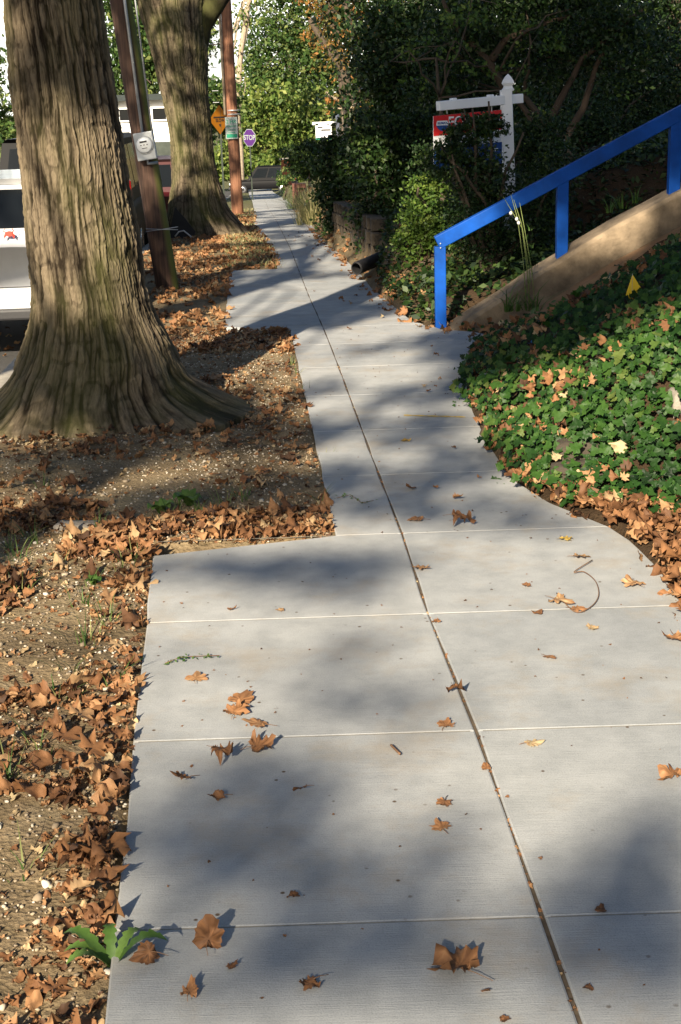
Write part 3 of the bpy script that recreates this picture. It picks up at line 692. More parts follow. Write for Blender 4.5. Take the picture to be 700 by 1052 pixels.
# ------------------------------------------------------------------ vehicles
def vehicle(name, kind, mat, loc, rz, label, L=4.8, Wd=1.9, H=1.8, extras=True):
    v = empty(name, loc, label, 'car' if kind != 'van' else 'van'); v.rotation_euler = (0, 0, rz)
    zb, zbelt = .32, (1.02 if kind in ('suv', 'van', 'hatch') else .92)
    hw = Wd / 2
    # body: lofted rounded sections along the length
    hood = .98 if kind in ('suv', 'van') else .86
    st = [(-L / 2, .9, .38, zbelt * .9), (-L / 2 + .05, .97, .34, zbelt * .98), (-L / 2 + .35, 1, zb, zbelt), (-L * .15, 1, zb, zbelt), (L * .15, 1, zb, zbelt), (L * .2, 1, zb, zbelt - .01), (L / 2 - .6, .98, zb, hood), (L / 2 - .12, .92, .36, hood - .1), (L / 2, .82, .45, hood - .25)]
    mb = MB(); ring = []; n = 20
    for y, wf, z0, z1 in st:
        zc, hh = (z0 + z1) / 2, (z1 - z0) / 2
        for j in range(n):
            t_ = 2 * math.pi * (j + .5) / n; ce, se = math.cos(t_), math.sin(t_)
            ring.append((hw * wf * math.copysign(abs(ce) ** .28, ce), y, zc + hh * math.copysign(abs(se) ** .28, se)))
    fs = [(i * n + j, i * n + (j + 1) % n, (i + 1) * n + (j + 1) % n, (i + 1) * n + j) for i in range(len(st) - 1) for j in range(n)]
    fs += [tuple(range(n)), tuple((len(st) - 1) * n + j for j in range(n))[::-1]]
    mb.add(ring, fs); body = mb.build('body', mat, v, True, local=True)
    # greenhouse
    if kind == 'sedan': b0, b1, r0, r1 = -L / 2 + .75, L / 2 - 1.35, -L / 2 + 1.35, L / 2 - 2.15
    elif kind == 'van': b0, b1, r0, r1 = -L / 2 + .03, L / 2 - 1.15, -L / 2 + .3, L / 2 - 2.0
    else: b0, b1, r0, r1 = -L / 2 + .05, L / 2 - 1.3, -L / 2 + .38, L / 2 - 2.05
    wb, wt = hw * .965, hw * .84; z0, z1 = zbelt - .05, H
    B = [Vector((-wb, b0, z0)), Vector((wb, b0, z0)), Vector((wb, b1, z0)), Vector((-wb, b1, z0))]
    Tt = [Vector((-wt, r0, z1 - .05)), Vector((wt, r0, z1 - .05)), Vector((wt, r1, z1 - .05)), Vector((-wt, r1, z1 - .05))]
    R2 = [Vector((p.x * .9, p.y + (.08 if p.y == r0 else -.1), z1)) for p in Tt]
    mb = MB(); mb.add(B + Tt + R2, [(0, 1, 5, 4), (1, 2, 6, 5), (2, 3, 7, 6), (3, 0, 4, 7), (4, 5, 9, 8), (5, 6, 10, 9), (6, 7, 11, 10), (7, 4, 8, 11), (8, 9, 10, 11)])
    cab = mb.build('cabin', mat, v, local=True)
    def pane(A, Bq, C, D, u0, u1, v0, v1, name='window'):
        def q(u, w_): return (A * (1 - u) + Bq * u) * (1 - w_) + (D * (1 - u) + C * u) * w_
        nrm = (Bq - A).cross(D - A).normalized()
        mb = MB(); mb.prism([q(u0, v0) + nrm * .001, q(u1, v0) + nrm * .001, q(u1, v1) + nrm * .001, q(u0, v1) + nrm * .001], nrm * .006); mb.build(name, M['glass'], cab, local=True)
    lo, hi = .2, .9
    pane(B[0], B[1], Tt[1], Tt[0], .07, .93, lo, hi, 'rear_window'); pane(B[2], B[3], Tt[3], Tt[2], .05, .95, .12, .95, 'windshield')
    for (a, b, c_, d_) in ((B[1], B[2], Tt[2], Tt[1]), (B[3], B[0], Tt[0], Tt[3])):
        for u0, u1 in (((.03, .27), (.30, .60), (.63, .93)) if kind != 'sedan' else ((.08, .48), (.52, .92))):
            if a is B[3]: u0, u1 = 1 - u1, 1 - u0
            pane(a, b, c_, d_, u0, u1, lo, hi)
    # wheels
    for sx in (-1, 1):
        for y in (-L * .29, L * .3):
            mb = MB(); mb.lathe([(.2, -.11), (.31, -.12), (.35, -.08), (.35, .08), (.31, .12), (.2, .11)], (sx * (hw - .12), y, .35), 28, 'X'); wh = mb.build('wheel', M['black'], v, True, local=True)
            mb = MB(); mb.lathe([(.05, .0), (.21, -.0), (.22, .03), (.2, .05), (.04, .02)] if sx > 0 else [(.04, -.02), (.2, -.05), (.22, -.03), (.21, 0), (.05, 0)], (sx * (hw - .045), y, .35), 20, 'X'); mb.build('rim', M['chrome'], wh, True, local=True)
            mb = MB(); mb.lathe([(.41, -.01), (.41, .012)] , (sx * (hw - .005), y, .37), 28, 'X'); mb.build('wheel_arch', M['plastic'], v, True, local=True) if False else None
    for s in (-1, 1):
        mb = MB(); z_ = zbelt - .12 if kind in ('sedan', 'hatch') else zbelt + .1
        mb.box((s * (hw - .12), -L / 2 + (.03 if kind == 'sedan' else .1), z_), (.2, .1, .3 if kind != 'sedan' else .16), None, .02); mb.build('tail_light', M['lamp'], v, local=True)
        mb = MB(); mb.box((s * (hw - .25), L / 2 - .07, hood - .22), (.34, .12, .14), None, .02); mb.build('headlight', M['dial'], v, local=True)
        mb = MB(); mb.box((s * (hw + .09), L / 2 - 1.55, zbelt + .05), (.16, .08, .13), None, .025); mb.build('mirror', M['plastic'], v, local=True)
    mb = MB(); mb.box((0, -L / 2 - .02, .5), (Wd * .94, .16, .2), None, .05); mb.build('rear_bumper', M['chrome'] if kind == 'pickup' else M['plastic'] if kind not in ('van', 'hatch') else mat, v, local=True)
    mb = MB(); mb.box((0, L / 2 - .02, .45), (Wd * .9, .16, .2), None, .05); mb.build('front_bumper', M['plastic'], v, local=True)
    mb = MB(); mb.box((0, -L / 2 - .012, zbelt * .78), (.31, .012, .155), None, .003); pl = mb.build('license_plate', M['plate'], v, local=True)
    return v, body
ZR = lambda y: float(P(y)) - .26
# white van: only its rear left part shows beside the trunk
yv = 11.3
van, bd = vehicle('parked_car', 'hatch', M['carwhite'], (-3.1, yv + 2.1, ZR(yv) - .02), math.radians(2.5), 'white hatchback with red crab sticker, its rear showing left of the nearest trunk', L=4.2, Wd=1.8, H=1.43)
mb = MB(); mb.box((0, -2.19, .40), (1.72, .12, .09), None, .02); mb.build('bumper_trim', M['plastic'], van, local=True)
mb = MB(); mb.box((0, -2.13, .6), (1.5, .03, .014), None, .003); mb.build('tailgate_seam', M['plastic'], van, local=True)
cb = world_of(van).inverted() @ Vector(W(8, 241, yv - .05)); cb.y = -2.1; S_ = .034; mb = MB()
mb.prism([cb + Vector((S_ * 1.0 * math.cos(t_), -.012, S_ * .6 * math.sin(t_))) for t_ in np.linspace(0, 2 * math.pi, 14, endpoint=False)], (0, .02, 0))
for s in (-1, 1):
    for k in range(3): mb.tube([cb + Vector((s * S_ * .7, -.012, -S_ * .15 * k)), cb + Vector((s * S_ * (1.35 - .1 * k), -.012, -S_ * (.3 + .35 * k)))], .004, 5)
    mb.tube([cb + Vector((s * S_ * .7, -.012, S_ * .3)), cb + Vector((s * S_ * 1.25, -.012, S_ * .7)), cb + Vector((s * S_ * .8, -.012, S_ * 1.1))], .005, 5)
mb.build('crab_sticker', M['terra'], van, local=True)
yA = 19.5; vehicle('parked_suv', 'suv', M['carblack'], (-3.72, yA + 2.4, ZR(yA + 1)), math.radians(2.5), 'black sport utility vehicle parked between the nearest trunk and the leaning pole', H=1.85)
yB = 28.5; cB, _ = vehicle('parked_car', 'suv', M['carred'], (-3.95, yB + 2.4, ZR(yB + 1)), math.radians(2.5), 'dark red car parked between the leaning pole and second tree, rear plate showing', H=1.62, L=4.6)
yC = 108.2; vehicle('crossing_suv', 'suv', M['carblack'], (W(271, 195, yC)[0], yC, -5.06), math.radians(90), 'black sport utility vehicle seen side-on across the far end of the sidewalk', L=5.0, H=1.98)
# a red car far along the road, just above the van's roof
vehicle('parked_car', 'sedan', M['carred'], (W(5, 165, 40)[0], 42, ZR(42)), math.radians(2.5), 'red car far along the road, its roof just above the white car', H=1.45, L=4.5)

# ------------------------------------------------------------------ white house across the road
YH = 60.0
h0 = W(95, 145, YH); h1 = W(186, 100, YH); zb_ = float(ZT(h0[0], YH))
hs = empty('house', ((h0[0] + h1[0]) / 2, YH, zb_), 'bright white house across the road, seen between the trunks above the parked cars', 'house')
x0, x1 = h0[0] - 3, h1[0] + .2; zt_ = W(150, 103, YH)[2]; zbm = W(150, 146, YH)[2]
mb = MB(); mb.box(((x0 + x1) / 2, YH + 4, (zt_ + zb_ - .5) / 2), (x1 - x0, 8, zt_ - zb_ + .5)); wl = mb.build('wall', M['whitewall'], hs)
mb = MB(); xa, xb = x0 - .4, x1 + .4; mb.prism([(xa, YH - .5, zt_), (xa, YH + 8.5, zt_), (xa, YH + 4, zt_ + 2.2)], (xb - xa, 0, 0)); mb.v = [(v[0], v[1], zt_ + (v[2] - zt_) * .12) for v in mb.v]; mb.build('roof', M['darkroof'], hs)
mb = MB(); zz0, zz1 = W(150, 161, YH)[2], zbm; mb.box(((x0 + x1) / 2, YH - .7, (zz0 + zz1) / 2), (x1 - x0 + .2, 1.3, zz1 - zz0)); mb.build('porch_roof', M['darkroof'], hs)
mb = MB(); mb.box(((x0 + x1) / 2, YH - .1, zz0 - .06), (x1 - x0, .1, .12)); mb.build('porch_beam', M['whitewall'], hs)
for xp, yp in ((164, 117), (130, 118)):
    c = W(xp, yp, YH - .03); mb = MB(); mb.box(c, (.55, .06, .45)); wn = mb.build('window', M['glass'], hs)
    mb = MB(); 
    for s in (-1, 1): mb.box(c + np.array([s * .3, -.03, 0]), (.06, .08, .56)); mb.box(c + np.array([0, -.03, s * .25]), (.54, .08, .06))
    mb.build('frame', M['whitewall'], wn)
# row of upper windows
for k in range(6):
    c = W(110 + k * 14, 100, YH - .03)

# ------------------------------------------------------------------ stair cheek wall and blue handrail
YW = 10.62
def wallpts(lst, Y): return [W(x, y, Y) for x, y in lst]
up_l = wallpts([(461, 331), (549, 273), (623, 227), (700, 187), (790, 135), (900, 70)], YW + .14)
mb = MB(); Vf = []; 
lo_l = wallpts([(461, 346), (480, 339), (561, 288), (629, 243), (705, 200), (790, 148), (900, 84)], YW - .14)
def wall_mesh(topb, yb_, yf, depth, drop):
    """sloped concrete coping: back edge follows topb, front edge a little lower"""
    mb = MB(); pts = []
    xs = np.linspace(topb[0][0], topb[-1][0], 40); zs = np.interp(xs, [p[0] for p in topb], [p[2] for p in topb])
    for x, z in zip(xs, zs):
        wob = (vn(x * 6, 1.0) - .5) * .012
        z = z + wob
        pts += [(x, yb_, z - depth), (x, yb_, z - .02), (x, yb_ - .02, z), (x, yf + .03, z - drop), (x, yf, z - drop - .03), (x, yf, z - depth)]
    n = 6; fs = [(i * n + j, (i + 1) * n + j, (i + 1) * n + j + 1, i * n + j + 1) for i in range(len(xs) - 1) for j in range(5)]
    fs += [tuple(range(6))[::-1]]
    return mb.add(pts, fs)
wl = empty('stair_wall', (.85, YW, 0), 'sloping buff concrete wall beside the steps, climbing right beneath the blue handrail', 'wall')
wall_mesh(up_l, YW + .16, YW - .12, .9, .02).build('upper_course', M['wall'], wl)
up2 = [p + np.array([0, 0, -.27]) for p in up_l[1:]]; up2 = [up_l[1] + np.array([-.3, 0, -.45])] + up2
wall_mesh(up2, YW - .122, YW - .26, .7, .02).build('lower_course', M['wall2'], wl)
rail = empty('handrail', tuple(W(453, 338, YW)), 'bright blue wooden handrail on square posts climbing the slope to the right', 'handrail')
ra, rb = W(449, 249.5, YW), W(780, 73, YW); ra[2] += 0
d = Vector(rb - ra); ln = d.length; ang = math.atan2(d.z, d.x); rot = Matrix.Rotation(-ang, 3, 'Y')
mb = MB(); mb.box((Vector(ra) + Vector(rb)) / 2, (ln, .086, .1), rot, .006); mb.build('top_rail', M['blue'], rail)
for bx_, by_, ty in ((453, 338, 253), (577, 262, 184), (692, 192, 122)):
    b, t_ = W(bx_, by_, YW), W(bx_, ty, YW); bz = b[2] - (.35 if by_ < 300 else .15)
    mb = MB(); mb.box((b[0], YW + .0, (bz + t_[2]) / 2), (.083, .08, t_[2] - bz), None, .005); mb.build('post', M['blue'], rail)
mb = MB(); c = W(451, 253, YW - .047)
for q in (-.012, .02): mb.lathe([(.005, 0), (.005, -.004)], c + np.array([.012, 0, q]), 8, 'Y')
mb.build('bolt', M['steel'], rail)

# ------------------------------------------------------------------ realtor sign near
YR = 12.75
c0 = W(522, 76, YR); c1 = W(526, 192, YR); px_ = c1[0]; g_ = float(ZT(px_, YR))
rs = empty('yard_sign', (px_, YR, g_), 'white wooden signpost with red hanging FOR SALE sign, half hidden in dark shrubs', 'sign')
pw = .098; lean = (c0[0] - c1[0]) / (c0[2] - c1[2])
ztop = c0[2] - .13
mb = MB(); mb.box((px_ + lean * .6, YR, (g_ - .2 + ztop) / 2), (pw, pw, ztop - g_ + .2), Matrix.Rotation(lean, 3, 'Y'), .006); mb.build('post', M['white'], rs)
cx_ = c0[0]
mb = MB(); n4 = [(.052, 0), (.058, .012), (.045, .025), (.04, .04), (.052, .055), (.058, .065), (.05, .085), (.03, .115), (.004, .14)]
mb.lathe([(r_ * 1.2, h) for r_, h in n4], (cx_, YR, ztop - .01), 4); mb.v = [tuple(Matrix.Rotation(math.radians(45), 3, 'Z') @ (Vector(v) - Vector((cx_, YR, 0))) + Vector((cx_, YR, 0))) for v in mb.v]
mb.build('finial', M['white'], rs)
al, ar = W(450, 109, YR - .28), W(536, 101, YR + .06)
d = Vector(ar - al); yw = math.atan2(d.y, d.x); rot = Matrix.Rotation(yw, 3, 'Z') @ Matrix.Rotation(-math.atan2(d.z, math.hypot(d.x, d.y)), 3, 'Y')
mb = MB(); mb.box((Vector(al) + Vector(ar)) / 2, (d.length, .07, .078), rot, .006); mb.build('arm', M['white'], rs)
mb = MB()
for f_ in (.18, .62): 
    q = Vector(al) + d * f_; mb.box(q + Vector((0, 0, .045)), (.05, .05, .02), rot, .006)
mb.build('bracket', M['white'], rs)
rt = np.array(d.normalized()); rt[2] = 0; rt /= np.linalg.norm(rt); nn = np.array([rt[1], -rt[0], 0]); upv = np.array([0, 0, 1.0])
pc = (W(445, 119, YR - .3) + W(516, 113, YR - .03)) / 2; pwid = np.linalg.norm((W(516, 113, YR - .03) - W(445, 119, YR - .3))[:2])
slope = np.array([0, 0, .03])
def sgn(u0, u1, v0, v1, dn): 
    return [tuple(pc + rt * u * pwid + upv * v + slope * u + nn * dn) for u, v in ((u0, v0), (u1, v0), (u1, v1), (u0, v1))]
mb = MB(); mb.prism(sgn(-.5, .5, -.46, 0, 0), tuple(-nn * .006)); pn = mb.build('panel', M['white'], rs)
mb = MB(); mb.prism(sgn(-.5, .5, -.165, 0, .002), tuple(nn * .001)); mb.build('red_band', M['red'], pn)
mb = MB(); mb.prism(sgn(-.5, .5, -.455, -.27, .002), tuple(nn * .001)); mb.build('blue_band', M['navy'], pn)
text_on('FOR SALE', .13, pc + rt * .1 * pwid - upv * .075 + nn * .005, rt, upv, M['white'], pn, xs=.95)
bc = pc - rt * .375 * pwid - upv * .075 - slope * .37
def arcband(v0, v1, dn, mat, name, R=.055):
    vs_ = np.linspace(v0, v1, 8); L_, R2 = [], []
    for q in vs_:
        xx = R * 1.05 * math.sqrt(max(0, 1 - q * q)) * (1 if q > -.3 else 1 - .25 * (-.3 - q)); L_.append(bc - rt * xx + upv * q * R + nn * dn); R2.append(bc + rt * xx + upv * q * R + nn * dn)
    mb = MB(); mb.prism([tuple(p) for p in L_ + R2[::-1]], tuple(nn * .001)); mb.build(name, mat, pn)
arcband(-1.0, -.15, .005, M['navy'], 'balloon_blue'); arcband(-.15, .55, .005, M['white'], 'balloon_white'); arcband(.55, 1.0, .005, M['red'], 'balloon_red')
text_on('RE/MAX', .027, bc + upv * .01 + nn * .008, rt, upv, M['navy'], pn)
mb = MB()
for k in range(7): mb.prism([tuple(pc + rt * (u * pwid) + upv * v + nn * .004) for u, v in ((-.42 + k * .13, -.33 - .05 * (k % 2)), (-.34 + k * .13, -.33 - .05 * (k % 2)), (-.34 + k * .13, -.305 - .05 * (k % 2)), (-.42 + k * .13, -.305 - .05 * (k % 2)))], tuple(nn * .001))
mb.build('small_print', M['white'], pn)
mb = MB()
for u in (-.3, .35):
    a = pc + rt * u * pwid; mb.tube([a, a + upv * .075], .005, 6)
mb.build('hanger', M['steel'], rs)

# far realtor sign
YF = 46.0; c = W(343, 122, YF); g_ = float(ZT(c[0], YF))
fs_ = empty('yard_sign', (c[0], YF, g_), 'small distant white hanging sign on a white post, above the round dark hedge', 'sign')
mb = MB(); mb.box((c[0] + .12, YF, (g_ + c[2]) / 2), (.1, .1, c[2] - g_ + .1)); mb.build('post', M['white'], fs_)
mb = MB(); mb.lathe([(.07, 0), (.06, .05), (.07, .07), (.0, .2)], (c[0] + .12, YF, c[2]), 4); mb.build('finial', M['white'], fs_)
a = W(321, 126.5, YF); b = W(349, 126.5, YF); mb = MB(); mb.box((a + b) / 2, (b[0] - a[0], .08, .09)); mb.build('arm', M['white'], fs_)
a = W(324, 129, YF - .05); b = W(341, 143, YF - .05); mb = MB(); mb.box((a + b) / 2, (b[0] - a[0], .02, a[2] - b[2])); pn = mb.build('panel', M['white'], fs_)
mb = MB(); mb.box((a + b) / 2 + np.array([.08, -.013, .07]), (.3, .004, .05)); mb.box((a + b) / 2 + np.array([-.1, -.013, .15]), (.16, .004, .04)); mb.box((a + b) / 2 + np.array([0, -.013, -.17]), (.4, .004, .03)); mb.build('small_print', M['ink'], pn)
mb = MB(); q = (a + b) / 2; mb.box((q[0], q[1] - .013, b[2] + .025), (b[0] - a[0], .004, .05)); mb.build('green_strip', M['green_ink'], pn)

# ------------------------------------------------------------------ walls and bits along the right edge
def block_wall(name, x_fn, ya, yb_, h, mat, label, thick=.2, bl=.35):
    e_ = empty(name, (x_fn(ya), ya, float(P(ya))), label, 'wall'); mb = MB(); y = ya; r = random.Random(5)
    while y < yb_:
        rows = int(h / .14)
        for k in range(rows):
            jx = r.uniform(-.015, .015); mb.box((x_fn(y) + thick / 2 + jx, y + bl / 2 + (bl * .4 if k % 2 else 0), float(P(y)) + .07 + k * .14), (thick, bl - .012, .13), None, .012)
        y += bl
    mb.build('course', mat, e_); return e_
block_wall('retaining_wall', lambda y: float(ERt(y)) + .12, 15.2, 22.5, .56, M['stone'], 'low rough dark stone retaining wall along the shaded right edge, beyond the black pipe', thick=.22)
block_wall('brick_wall', lambda y: float(ERt(y)) + .05, 44.0, 50.0, .84, plain('dark_brick', (.12, .05, .035), .9, var=.3), 'low dark red brick wall at the right edge of the far sidewalk', thick=.3)
e_ = empty('brick_pier', tuple(W(295, 192, 78)), 'orange brick gate pier at the far right end of the sidewalk', 'pier')
a, b = W(290, 190, 78), W(299, 168, 78); mb = MB(); mb.box((a + b) / 2, (b[0] - a[0], .5, b[2] - a[2] + .4), None, .02); mb.build('shaft', M['brick'], e_)
mb = MB(); mb.box((float((a + b)[0] / 2), 78, b[2] + .05 + .2), (b[0] - a[0] + .12, .62, .08), None, .01); mb.build('cap', M['kerb'], e_)
# black drain pipe
mb = MB(); a, b = W(366, 276, 14.3), W(408, 258, 14.9); pth = [a + (b - a) * i / 30 for i in range(31)]
mb.tube(pth, [.062 + .006 * (i % 2) for i in range(31)], 18, cap=False)
o = mb.build('drain_pipe', M['black'], None, True); tag(o, 'thick black corrugated drain pipe poking out of the shrubs onto the sidewalk', 'pipe')
o.modifiers.new('Solidify', 'SOLIDIFY').thickness = .008
# stones in the ivy face
for px0, py0, sz, mat, lab in ((597, 470, (.2, .14, .1), 'stone', 'brown wall stone showing between the ivy leaves, upper of two'), (598, 497, (.24, .16, .1), 'stone', 'brown wall stone showing below the ivy at the leaf litter, lower of two'),
                               (702, 425, (.1, .12, .14), 'palestone', 'pale grey stone block at the right edge among the ivy'), 
                               (76, 549, (.16, .09, .05), 'palestone', 'flat pale stone among brown leaves on the dirt verge, beyond the near slabs'), (455, 352, (.14, .1, .05), 'palestone', 'small stone at the foot of the blue post nearest the sidewalk')):
    g = G(px0, py0, ZT); import bmesh
    bm = bmesh.new(); bmesh.ops.create_cube(bm, size=1); bmesh.ops.subdivide_edges(bm, edges=bm.edges[:], cuts=4, use_grid_fill=True)
    for v in bm.verts:
        c_ = v.co.copy(); c_ = c_.lerp(c_.normalized() * .62, .35); nz = vn(c_.x * 4 + px0, c_.y * 4 + c_.z * 3) - .5
        v.co = Vector((c_.x * sz[0] * (1 + nz * .3), c_.y * sz[1] * (1 + nz * .3), c_.z * sz[2] * (1 + nz * .4)))
    me = bpy.data.meshes.new('stone'); bm.to_mesh(me); bm.free(); me.transform(Matrix.Translation((g[0], g[1] + .05, g[2] + sz[2] * .2)) @ Matrix.Rotation(random.uniform(-.3, .3), 4, 'Z'))
    tag(link('stone', me, M[mat], smooth=True), lab, 'stone')
# yellow marker flag
g = G(649, 318, ZT); yq = g[1]
fl = empty('marker_flag', tuple(g), 'small yellow marker flag on a wire standing in the shaded ivy slope', 'flag')
pp = [W(x, y, yq) for x, y in ((650, 282), (659, 296), (649, 309), (643, 303))]
mb = MB(); mb.prism([tuple(p) for p in pp], (0, .002, 0)); mb.build('flag_sheet', M['yellow'], fl)
mb = MB(); mb.tube([g - np.array([0, 0, .05]), W(650, 281, yq)], .0012, 5); mb.build('wire', M['steel'], fl)

# ------------------------------------------------------------------ litter, gravel, ivy (uncountable)
def sample(n, x0, x1, y0, y1, keep):
    X = rng.uniform(x0, x1, n); Y = rng.uniform(y0, y1, n); k = keep(X, Y) > rng.random(n); return X[k], Y[k]
PATCH = [(*G(95, 655)[:2], .2, .3), (*G(25, 760)[:2], .22, .25), (*G(60, 845)[:2], .14, .1), (*G(30, 640)[:2], .2, .2)]
def densL(X, Y):
    inside = (X < LE(Y) - .01) & (X > KERB(Y) + .02)
    n = vn(X * 2.2 + 4, Y * 1.7 + 3, off=71); d = sst(.32, .55, n)
    d = np.maximum(d, sst(.25, .0, LE(Y) - X) * .7)
    for cx_, cy_, r1, r2 in PATCH: d = d * (1 - .85 * np.exp(-(((X - cx_) / r1) ** 2 + ((Y - cy_) / r2) ** 2) ** 2))
    mid = np.where((Y > 5.9) & (Y < 9.5), .10, 1.0); d = d * mid
    return inside * d
X, Y = sample(26000, -2.0, 0.1, 1.6, 9.9, lambda X, Y: densL(X, Y) * np.where(Y < 5.9, .55, .42))
pile = rng.random(len(X)) * .035 * sst(.3, .6, vn(X * 2.2 + 4, Y * 1.7 + 3, off=71))
pos = np.stack([X, Y, ZT(X, Y) + .008 + pile], 1)
scatter('leaf_litter', LITTER, pos, np.clip(rng.lognormal(-2.85, .4, len(X)), .025, .125), .27, M['dry'], label='dry brown and orange fallen leaves heaped over the dirt verge left of the near slabs', kind='stuff', tint=np.clip(rng.beta(1.4, 1.6, len(X)), 0, 1))
a_ = rng.uniform(0, 2 * np.pi, 420); r_ = rng.uniform(.52, 1.0, 420); X, Y = -1.17 + r_ * np.cos(a_) * 1.15, Y1 - .05 + r_ * np.sin(a_)
k_ = (X < LE(Y) - .02) & (X > KERB(Y)); X, Y = X[k_], Y[k_]
scatter('leaf_litter', LITTER, np.stack([X, Y, ZT(X, Y) + .015], 1), rng.uniform(.03, .08, len(X)), .4, M['dry'], label='dry leaves drifted against the roots of the nearest trunk', kind='stuff')
# small crumbs of leaf
X, Y = sample(36000, -2.0, .1, 1.6, 11, lambda X, Y: ((X < LE(Y) - .005) & (X > KERB(Y))) * .9 * (.25 + .75 * densL(X, Y) ** .5) * np.where((Y > 5.7) & (Y < 9.6), .4, 1))
scatter('leaf_crumbs', LITTER[:4], np.stack([X, Y, ZT(X, Y) + .004], 1), rng.uniform(.008, .042, len(X)), .4, M['dry'], kind='stuff', label='crumbled bits of dry leaf over the dirt verge')
# right-hand litter
def densR(X, Y):
    s = X - ERt(Y); near = (Y < 5.5) * 1.0 + (Y >= 5.5) * sst(.22, .0, np.abs(s)) * .55
    return ((s > -.03) & (s < 1.3)) * near
X, Y = sample(16000, .6, 2.6, 3.6, 10.2, lambda X, Y: densR(X, Y) * np.where(Y < 5.75, .8, .75))
pos = np.stack([X, Y, ZT(X, Y) + .01 + rng.random(len(X)) * .05 * (Y < 5.8)], 1)
scatter('leaf_litter', LITTER, pos, rng.uniform(.045, .12, len(X)), .5, M['dry'], kind='stuff', label='orange brown fallen leaves banked at the right edge below the ivy', tint=np.clip(rng.beta(2.4, 2.8, len(X)), 0, 1))
# litter further along both sides
X, Y = sample(30000, -3.2, 1.4, 9.8, 40, lambda X, Y: (((X < LE(Y) + .03) & (X > KERB(Y))) * .55 + ((X > ERt(Y) - .12) & (X < ERt(Y) + .35)) * .3) * np.where(vn(X * 1.5, Y * .8, off=77) > .4, 1, .25) * np.clip(18 / Y, .2, 1))
scatter('leaf_litter', LITTER[:4], np.stack([X, Y, np.maximum(ZT(X, Y), P(Y) - .01) + .015], 1), rng.uniform(.05, .12, len(X)), .4, M['dry'], kind='stuff', label='orange fallen leaves over the verge and sidewalk edge beyond the nearest tree', tint=np.clip(rng.beta(3, 2.4, len(X)), 0, 1))
# leaves in the road gutter and on the far slabs
X, Y = sample(700, -4.5, -2.1, 8, 20, lambda X, Y: (X < KERB(Y) - .16) * .7)
scatter('leaf_litter', LITTER[:4], np.stack([X, Y, P(Y) - .245], 1), rng.uniform(.05, .1, len(X)), .3, M['dry'], kind='stuff', label='scattered dry leaves in the road gutter beside the white car')
X, Y = sample(260, -1.0, 1.0, 5.6, 26, lambda X, Y: ((X > LE(Y) + .05) & (X < ERt(Y) - .05)) * sst(.75, .1, ERt(Y) - X))
scatter('leaf_litter', LITTER, np.stack([X, Y, P(Y) + .012], 1), rng.uniform(.025, .07, len(X)), .25, M['dry'], kind='stuff', label='thin scatter of dry leaves on the slabs beside the ivy and shrubs')
# specks on the slabs
X, Y = sample(420, -.7, 1.1, 2.0, 11, lambda X, Y: ((X > LE(Y) + .02) & (X < ERt(Y) - .02)) * .8)
scatter('leaf_crumbs', LITTER[:4], np.stack([X, Y, P(Y) + .002], 1), rng.uniform(.004, .014, len(X)), .2, M['dry'], kind='stuff', label='tiny specks of leaf and dirt on the concrete slabs', tint=rng.random(len(X)) * .5)
Y = rng.uniform(2.1, 9, 160); X = CJ(Y) + rng.normal(0, .004, 160)
scatter('leaf_crumbs', LITTER[:4], np.stack([X, Y, P(Y) - .004], 1), rng.uniform(.008, .02, 160), .4, M['dry'], kind='stuff', label='crumbs of leaf caught in the long joint of the sidewalk')
# gravel
def pebble(seed):
    r = np.random.default_rng(seed); bm = bmesh.new(); bmesh.ops.create_icosphere(bm, subdivisions=1, radius=.5)
    V = np.array([v.co[:] for v in bm.verts]); Fc = [[v.index for v in f.verts] for f in bm.faces]; bm.free()
    V *= np.array([1, .8, .5]); V += r.normal(0, .06, V.shape); return V, Fc
PEB = [pebble(i) for i in range(4)]
X, Y = sample(34000, -2.0, .1, 1.6, 11, lambda X, Y: ((X < LE(Y) - .005) & (X > KERB(Y))) * (.35 + .65 * vn(X * 3, Y * 3, off=81)))
sz = rng.uniform(.005, .015, len(X)) * np.where(rng.random(len(X)) < .04, 2.4, 1)
scatter('gravel', PEB, np.stack([X, Y, ZT(X, Y) + .002], 1), sz, .4, M['pebble'], kind='stuff', label='small tan pebbles and grit over the dirt verge')
# ivy
def zn(X, Y):
    e = .03; return np.stack([-(ZT(X + e, Y) - ZT(X - e, Y)) / (2 * e), -(ZT(X, Y + e) - ZT(X, Y - e)) / (2 * e), np.ones_like(X)], 1)
def ivyd(X, Y):
    s = X - ERt(Y); edge = -.04 + .08 * vn(Y * 5, X * 0, off=91)
    front = 5.36 + .35 * np.sin(X * 3.1) * .3 + .25 * vn(X * 4, 0 * X, off=93) - .25 * sst(1.0, 2.2, X)
    near = sst(9.2, 7.6, Y + .25 * (X - .8)); hole = sst(.32, .5, vn(X * 2.5, Y * 2.5, off=95))
    return ((s > edge) & (Y > front) & (Y < 10.3)) * (near * (.35 + .65 * hole) + (1 - near) * .18 * hole)
X, Y = sample(25000, .6, 3.6, 5.3, 10.3, ivyd)
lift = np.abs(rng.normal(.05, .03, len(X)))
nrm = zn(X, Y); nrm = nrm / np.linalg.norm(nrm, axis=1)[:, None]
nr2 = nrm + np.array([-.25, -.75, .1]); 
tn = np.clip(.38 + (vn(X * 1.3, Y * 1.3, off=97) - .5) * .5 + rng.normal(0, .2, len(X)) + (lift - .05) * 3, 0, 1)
scatter('ivy', IVY, np.stack([X, Y, ZT(X, Y)], 1) + nrm * lift[:, None], np.clip(rng.normal(.047, .015, len(X)), .018, .08), .5, M['ivy'], kind='stuff', label='glossy green ivy covering the slope right of the sidewalk', normal=nr2, tint=tn)
